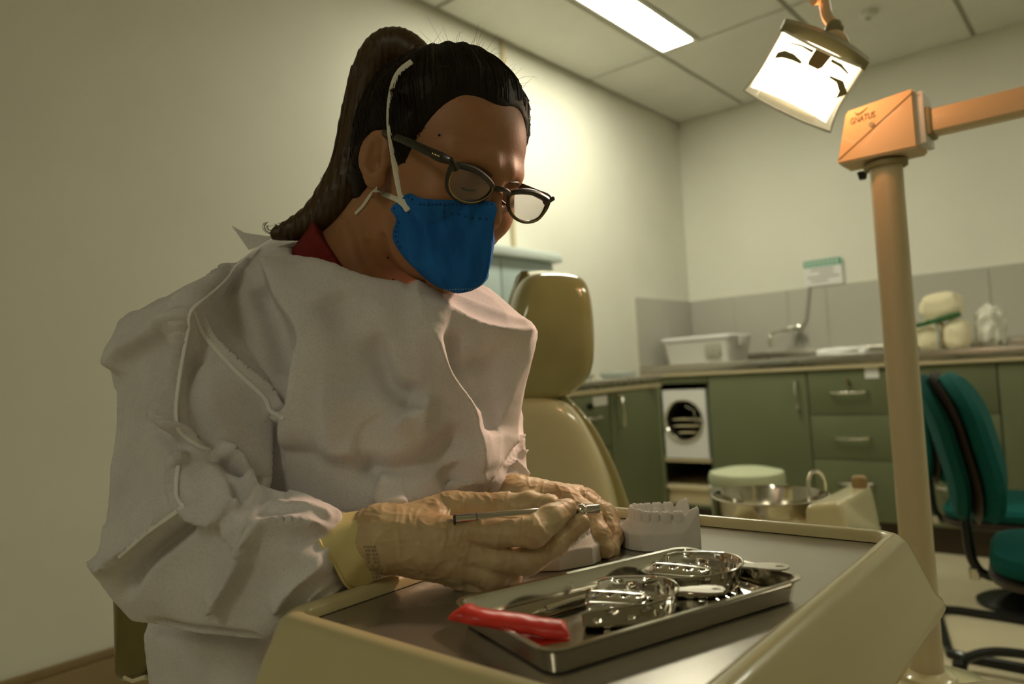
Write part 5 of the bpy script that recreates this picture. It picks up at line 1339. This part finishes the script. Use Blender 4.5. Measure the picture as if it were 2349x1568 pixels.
FOLDS = [  # polyline in photograph places, height (mm), reach on its two sides (px)
    ([(628, 549), (557, 585), (512, 647), (439, 710), (432, 750), (410, 870), (405, 973), (450, 1018), (481, 1031)], 10, 13, 13),
    ([(437, 741), (396, 777), (307, 830), (287, 857)], 14, 60, 6),
    ([(441, 714), (468, 768), (539, 848), (606, 911), (620, 942), (651, 960), (687, 951)], 7, 8, 14),
    ([(615, 616), (646, 692), (704, 777), (695, 848), (682, 946), (673, 1027)], 24, 7, 75),
    ([(600, 650), (640, 760), (668, 860)], -12, 26, 22),
    ([(950, 665), (968, 768), (1003, 857), (1057, 929), (1075, 982), (1097, 1085)], 13, 10, 40),
    ([(968, 692), (1048, 737), (1133, 763), (1210, 763)], 9, 40, 14),
    ([(861, 768), (887, 848), (910, 884), (950, 902), (941, 942)], -12, 30, 14),
    ([(950, 905), (944, 945), (905, 985)], 8, 8, 26),
    ([(758, 902), (765, 991), (771, 1036), (825, 1053)], 11, 10, 50),
    ([(879, 1076), (874, 1125), (883, 1147), (923, 1150)], 10, 8, 30),
    ([(1030, 1070), (1057, 1120)], -9, 26, 26),
    ([(820, 1060), (900, 1075), (1010, 1030), (1060, 985)], -8, 30, 20),
    ([(760, 690), (820, 800), (840, 900)], -5, 50, 50), ([(1090, 800), (1120, 900), (1130, 1000)], -7, 40, 40), ([(1010, 760), (1040, 850), (1110, 930)], -7, 24, 24),
    ([(425, 1036), (406, 1072), (403, 1138), (421, 1163)], 6, 9, 9),
    ([(497, 1011), (555, 1076), (580, 1123), (588, 1167)], 8, 26, 7),
    ([(500, 1050), (545, 1110), (555, 1160)], -5, 16, 16),
    ([(421, 1163), (345, 1214), (272, 1275), (229, 1279)], 8, 10, 18),
    ([(417, 1167), (454, 1188), (486, 1196), (501, 1185), (548, 1156)], 6, 9, 9),
    ([(512, 1203), (548, 1232), (570, 1257), (580, 1225), (671, 1214), (743, 1217)], 8, 8, 14),
    ([(570, 1261), (537, 1326), (504, 1391)], 8, 18, 12),
    ([(432, 1205), (374, 1254), (334, 1290), (309, 1344)], -9, 14, 14),
    ([(480, 1040), (430, 900), (455, 800)], -7, 30, 30), ([(330, 960), (400, 1010), (420, 1040)], -6, 16, 16),
    ([(620, 1165), (690, 1180), (760, 1190)], 5, 14, 10), ([(735, 1290), (680, 1330), (640, 1390)], 6, 14, 10), ([(790, 1300), (750, 1330), (700, 1380)], 2, 8, 8), ([(775, 1250), (745, 1262), (720, 1290)], 2, 7, 7), ([(785, 1275), (752, 1290), (735, 1315)], 2, 7, 7), ([(795, 1330), (765, 1350), (745, 1385)], 2, 7, 7),
    ([(360, 1430), (480, 1450), (600, 1462)], -10, 14, 14),
    ([(1150, 1060), (1180, 1080), (1200, 1105)], 5, 8, 8), ([(1190, 1000), (1180, 1040), (1200, 1045)], 6, 8, 8),
]
def gown_post(v, f):
    n = vnormals(v, f)
    if (n * (v - v.mean(0))).sum() < 0: n = -n
    pxl = np.stack([CX + FPX * v[:, 0] / v[:, 2], CY + FPX * v[:, 1] / v[:, 2]], 1)
    face = np.clip(-(n * (v / np.linalg.norm(v, axis=1)[:, None])).sum(1) * 2.2, 0, 1)
    tot = np.zeros(len(v))
    for pl, amp, wa, wb2 in FOLDS:
        sp_ = spline(pl, 4); lo_, hi_ = sp_.min(0) - 4 * max(wa, wb2), sp_.max(0) + 4 * max(wa, wb2)
        ix = np.nonzero(((pxl > lo_) & (pxl < hi_)).all(1))[0]
        if not len(ix): continue
        q = pxl[ix]; best = np.full(len(ix), 1e9); sg = np.zeros(len(ix)); al = np.zeros(len(ix)); m_ = len(sp_) - 1
        for i in range(m_):
            a, b_ = sp_[i], sp_[i + 1]; ab_ = b_ - a; h_ = np.clip(((q - a) @ ab_) / (ab_ @ ab_ + 1e-9), 0, 1); df = q - a - h_[:, None] * ab_
            ds = np.linalg.norm(df, axis=1); cr = ab_[0] * (q[:, 1] - a[1]) - ab_[1] * (q[:, 0] - a[0]); up_ = ds < best
            best = np.where(up_, ds, best); sg = np.where(up_, np.sign(cr), sg); al = np.where(up_, (i + h_) / m_, al)
        w = np.where(sg > 0, wa, wb2); end = np.clip(np.minimum(al, 1 - al) * 6 + .25, 0, 1)
        # pointed crest for ridges, round for valleys
        prof = np.exp(-best / w) if amp > 0 else np.exp(-(best / w) ** 2)
        tot[ix] += amp * .0025 * prof * end
    tot = np.where(tot > 0, .030 * np.tanh(tot / .030), .020 * np.tanh(tot / .020))
    def crumple(a):
        a = Vector(a); w_ = a + .03 * noise.noise_vector(a * 8)
        f1 = noise.voronoi(Vector((w_.x * 12, w_.y * 8, w_.z * 10)))[0]
        f2 = noise.voronoi(Vector((w_.x * 24 + 3, w_.y * 17, w_.z * 20)))[0]
        return .016 * (f1[0] - .35) + .0018 * (f2[0] - .35) + .003 * noise.noise(a * 7)
        # sharp ridges between slack cells, as in stiff creased sheet
    wr = np.array([crumple(a) for a in v])
    v = v + n * (tot * face + wr * np.clip(.3 + face, 0, 1))[:, None]
    return relax(v, f, 1, .2)
gp = np.array([P(640, 540, .9), P(232, 1215, .62), P(1225, 760, .8), P(1100, 1100, .7), P(600, 1455, .56), P(365, 1790, .76), P(620, 1800, .66), P(960, 1730, 1.03), P(420, 1750, 1.01), P(600, 1300, .98), P(900, 700, 1.03), P(640, 700, 1.0), P(480, 1170, .56), P(250, 1215, .62), P(280, 750, .8)])
gown = sdf_obj(gown_sdf, gp, .03, .0026, 'gown', M['gown'], person, 1, lens=True, post=gown_post); gown['label'] = 'white non-woven gown with crumpled sleeves'
# welted seams standing on the cloth
gtree = bvh_of(gown)
def seam(pl, w):
    sp_ = spline(pl, 8); pts = [hit(*p, [gtree], .0006) for p in sp_]
    run = [p for p in pts if p is not None]
    if len(run) > 3:
        a = np.array(run); k = np.ones(3) / 3
        for c in range(3): a[1:-1, c] = np.convolve(a[:, c], k, 'valid')
        B().tube([Vector(q) for q in a], w / 2, 8, flat=.45, up=Vector(RM @ [0, 0, 1])).obj('seam', M['gown_seam'], gown)
for pl, w in (([(628, 549), (557, 585), (512, 647), (439, 710), (432, 750)], .0034), ([(432, 750), (410, 870), (405, 973), (450, 1018), (481, 1031)], .0034),
              ([(441, 714), (468, 768), (539, 848), (606, 911), (620, 942), (651, 960)], .0040), ([(408, 1066), (403, 1138), (421, 1163)], .0036), ([(421, 1163), (345, 1214), (272, 1275)], .0036)): seam(pl, w)
# loose collar corner at the back of the neck
cl = [P(531, 517, .90), P(560, 533, .89), P(612, 541, .875), P(640, 540, .865), P(600, 562, .87), P(570, 572, .875)]
o = B().mesh(to_world(np.array(cl)), [(0, 1, 5), (1, 2, 4, 5), (2, 3, 4)]).obj('gown_collar', M['gown'], gown, smooth=False)
md = o.modifiers.new('thick', 'SOLIDIFY'); md.thickness = .0008

# ------------------------------------------------------------------ gloved hands
def crinkle(v, f):
    """slack latex: soft ridges running across fingers and round the wrist"""
    n = vnormals(v, f); out = np.zeros(len(v))
    for i, a in enumerate(v):
        q = Vector((a[0] * 95, a[1] * 38, a[2] * 38)); w_ = noise.noise_vector(Vector(a) * 45) * .8
        out[i] = .0009 * (max(0, 1 - abs(noise.noise(q + w_)) * 3.2) ** 2) + .0005 * max(0, 1 - abs(noise.noise(Vector((a[0] * 60, a[1] * 140, a[2] * 90)) + w_)) * 3) ** 2
    if (n * (v - v.mean(0))).sum() < 0: n = -n
    return relax(v + n * out[:, None], f, 1, .25)
def hand(name, chains, links, k, cuff, label):
    caps = []; caps_by = []
    for ch in chains:
        caps_by.append([(P(*a[:3]), P(*b_[:3]), a[3], b_[3]) for a, b_ in zip(ch[:-1], ch[1:])])
        for a, b_ in zip(ch[:-1], ch[1:]): caps.append((P(*a[:3]), P(*b_[:3]), a[3], b_[3]))
    pl_ = [(P(*a[:3]), P(*b_[:3]), a[3], b_[3]) for a, b_ in links]
    def fn(p):
        d = None
        for c_ in pl_: e = sd_cap(p, *c_); d = e if d is None else smin(d, e, .010)
        for ci in range(len(chains)):
            fg = None
            for c_ in caps_by[ci]: e = sd_cap(p, *c_); fg = e if fg is None else smin(fg, e, .004)
            d = smin(d, fg, k)
        return d
    pts = np.array([c_[0] for c_ in caps + pl_] + [c_[1] for c_ in caps + pl_])
    g = sdf_obj(fn, pts, .04, .00115, name, M['glove'], person, 2, lens=True, post=crinkle); g['label'] = label
    return g
Rw, Rm = (872, 1234, .593, .0225), (838, 1244, .594, .0220)
R_i, R_m, R_r, R_p = (1055, 1222, .582, .0125), (1060, 1260, .578, .0125), (1062, 1294, .580, .0122), (1052, 1316, .588, .0110)
g_r = hand('glove', [
    [(905, 1208, .606, .0165), (1035, 1168, .620, .0145), (1160, 1163, .620, .0118), (1212, 1160, .616, .0112), (1262, 1159, .611, .0088)],      # thumb
    [R_i, (1140, 1222, .572, .0108), (1224, 1220, .562, .0110), (1266, 1187, .574, .0103), (1302, 1163, .590, .0076)],                      # index
    [R_m, (1140, 1284, .574, .0102), (1212, 1286, .572, .0104), (1272, 1248, .578, .0098), (1332, 1198, .590, .0076)],                      # middle
    [R_r, (1130, 1320, .576, .0108), (1166, 1318, .586, .0105), (1180, 1286, .600, .0105), (1140, 1275, .608, .0095)],                       # ring
    [R_p, (1106, 1330, .586, .0108), (1130, 1326, .597, .0098), (1118, 1308, .608, .0085)],                                                   # little
], [(Rm, Rw), (Rw, R_i), (Rw, R_m), (Rw, R_r), ((905, 1260, .598, .0165), R_p), ((900, 1215, .604, .0185), (1000, 1192, .610, .0165))], .0018, None, 'cream latex glove on the hand with the handpiece')
Lw = (1170, 1140, .742, .0185)
L_i, L_m, L_r, L_p = (1288, 1146, .702, .0145), (1322, 1146, .714, .0140), (1345, 1152, .728, .0130), (1352, 1162, .742, .0115)
g_l = hand('glove', [
    [L_i, (1348, 1186, .678, .0124), (1372, 1228, .662, .0112), (1386, 1258, .653, .0088)],
    [L_m, (1384, 1184, .702, .0124), (1400, 1226, .686, .0110), (1398, 1262, .668, .0088)],
    [L_r, (1392, 1186, .724, .0115), (1402, 1222, .710, .0102), (1400, 1250, .694, .0085)],
    [L_p, (1388, 1190, .748, .0100), (1396, 1216, .742, .0090), (1394, 1238, .732, .0078)],
    [(1215, 1152, .715, .0150), (1252, 1184, .676, .0128), (1278, 1214, .658, .0112), (1296, 1236, .650, .0088)],
], [((1135, 1132, .748, .0180), Lw), (Lw, L_i), (Lw, L_m), (Lw, L_r), (Lw, L_p)], .0030, None, 'cream latex glove on the hand steadying the plaster model')
# flared cuffs
def cuff(c0, c1, r0, r1, sq_, name, seed, parent):
    a, b_ = P(*c0), P(*c1); t_ = unit(b_ - a); u_ = unit(np.cross(t_, [0, 0, 1])); w_ = np.cross(t_, u_); rings = []
    for s in np.linspace(0, 1, 12):
        ring = []
        for k in range(48):
            q = 2 * math.pi * k / 48; r = r0 + (r1 - r0) * s ** 1.2; r *= 1 + .06 * s * math.sin(3 * q + seed) + .035 * math.sin(7 * q + seed * 2 + 5 * s)
            ring.append(to_world((a + (b_ - a) * (s - .24 * s * math.cos(q) + .06 * s * math.sin(q * 2 + seed)) + u_ * r * math.cos(q) + w_ * r * sq_ * math.sin(q))[None])[0])
        rings.append(ring)
    o = B().loft(rings, caps=(False, False)).obj(name, M['glove_cuff'], parent, angle=0)
    md = o.modifiers.new('thick', 'SOLIDIFY'); md.thickness = .0010
    rim = B().tube([Vector(p) for p in rings[-1]], .0014, 6, closed=True).obj('cuff_bead', M['glove_cuff'], parent); return o
cf_r = cuff((896, 1228, .594), (778, 1264, .594), .0232, .0345, .95, 'glove_cuff', 1.0, g_r)
cuff((1185, 1142, .738), (1146, 1134, .746), .0195, .0245, .95, 'glove_cuff', 2.0, g_l)
gt = bvh_of(cf_r); gt2 = bvh_of(g_r); pm = B()
for r_ in range(9):
    for k in range(4):
        h_ = hit(838 + k * 7 + r_ * 2.2, 1253 + r_ * 8.5, [gt, gt2], .0010)
        if h_ is not None and random.random() < .8: pm.ball(h_, (.0007, .0007, .0006), 5)
if pm.v: pm.obj('glove_print', M['print'], g_r)

# ------------------------------------------------------------------ handpiece held like a pen
ha, hb2 = at(1040, 1192, .573), at(1376, 1166, .598)
t = thing('dental_handpiece', 'slim steel dental handpiece held in the gloved right hand', 'handpiece', ha.lerp(hb2, .5))
def hp(s): return ha.lerp(hb2, s)
B().cyl(hp(.012), hp(.60), .0042, .0042, 24).obj('barrel', M['steel_mirror'], t)
B().cyl(hp(0), hp(.0125), .0036, .0043, 24).obj('end_cap', M['black'], t)
B().cyl(hp(.148), hp(.153), .00432, .00432, 24).obj('ring_mark', M['black'], t)
B().cyl(hp(-.045), hp(.001), .0005, .0007, 8).obj('wire_stub', M['chrome'], t)
B().cyl(hp(.60), hp(.83), .0034, .0030, 24).obj('grip', M['black'], t)
B().ball(hp(.87), (.0052, .0052, .0052), 20).obj('ball_joint', M['steel_mirror'], t)
B().cyl(hp(.87), hp(.992), .0034, .0036, 24).cyl(hp(.992), hp(1.0), .0036, .0026, 24).obj('head', M['steel_mirror'], t)
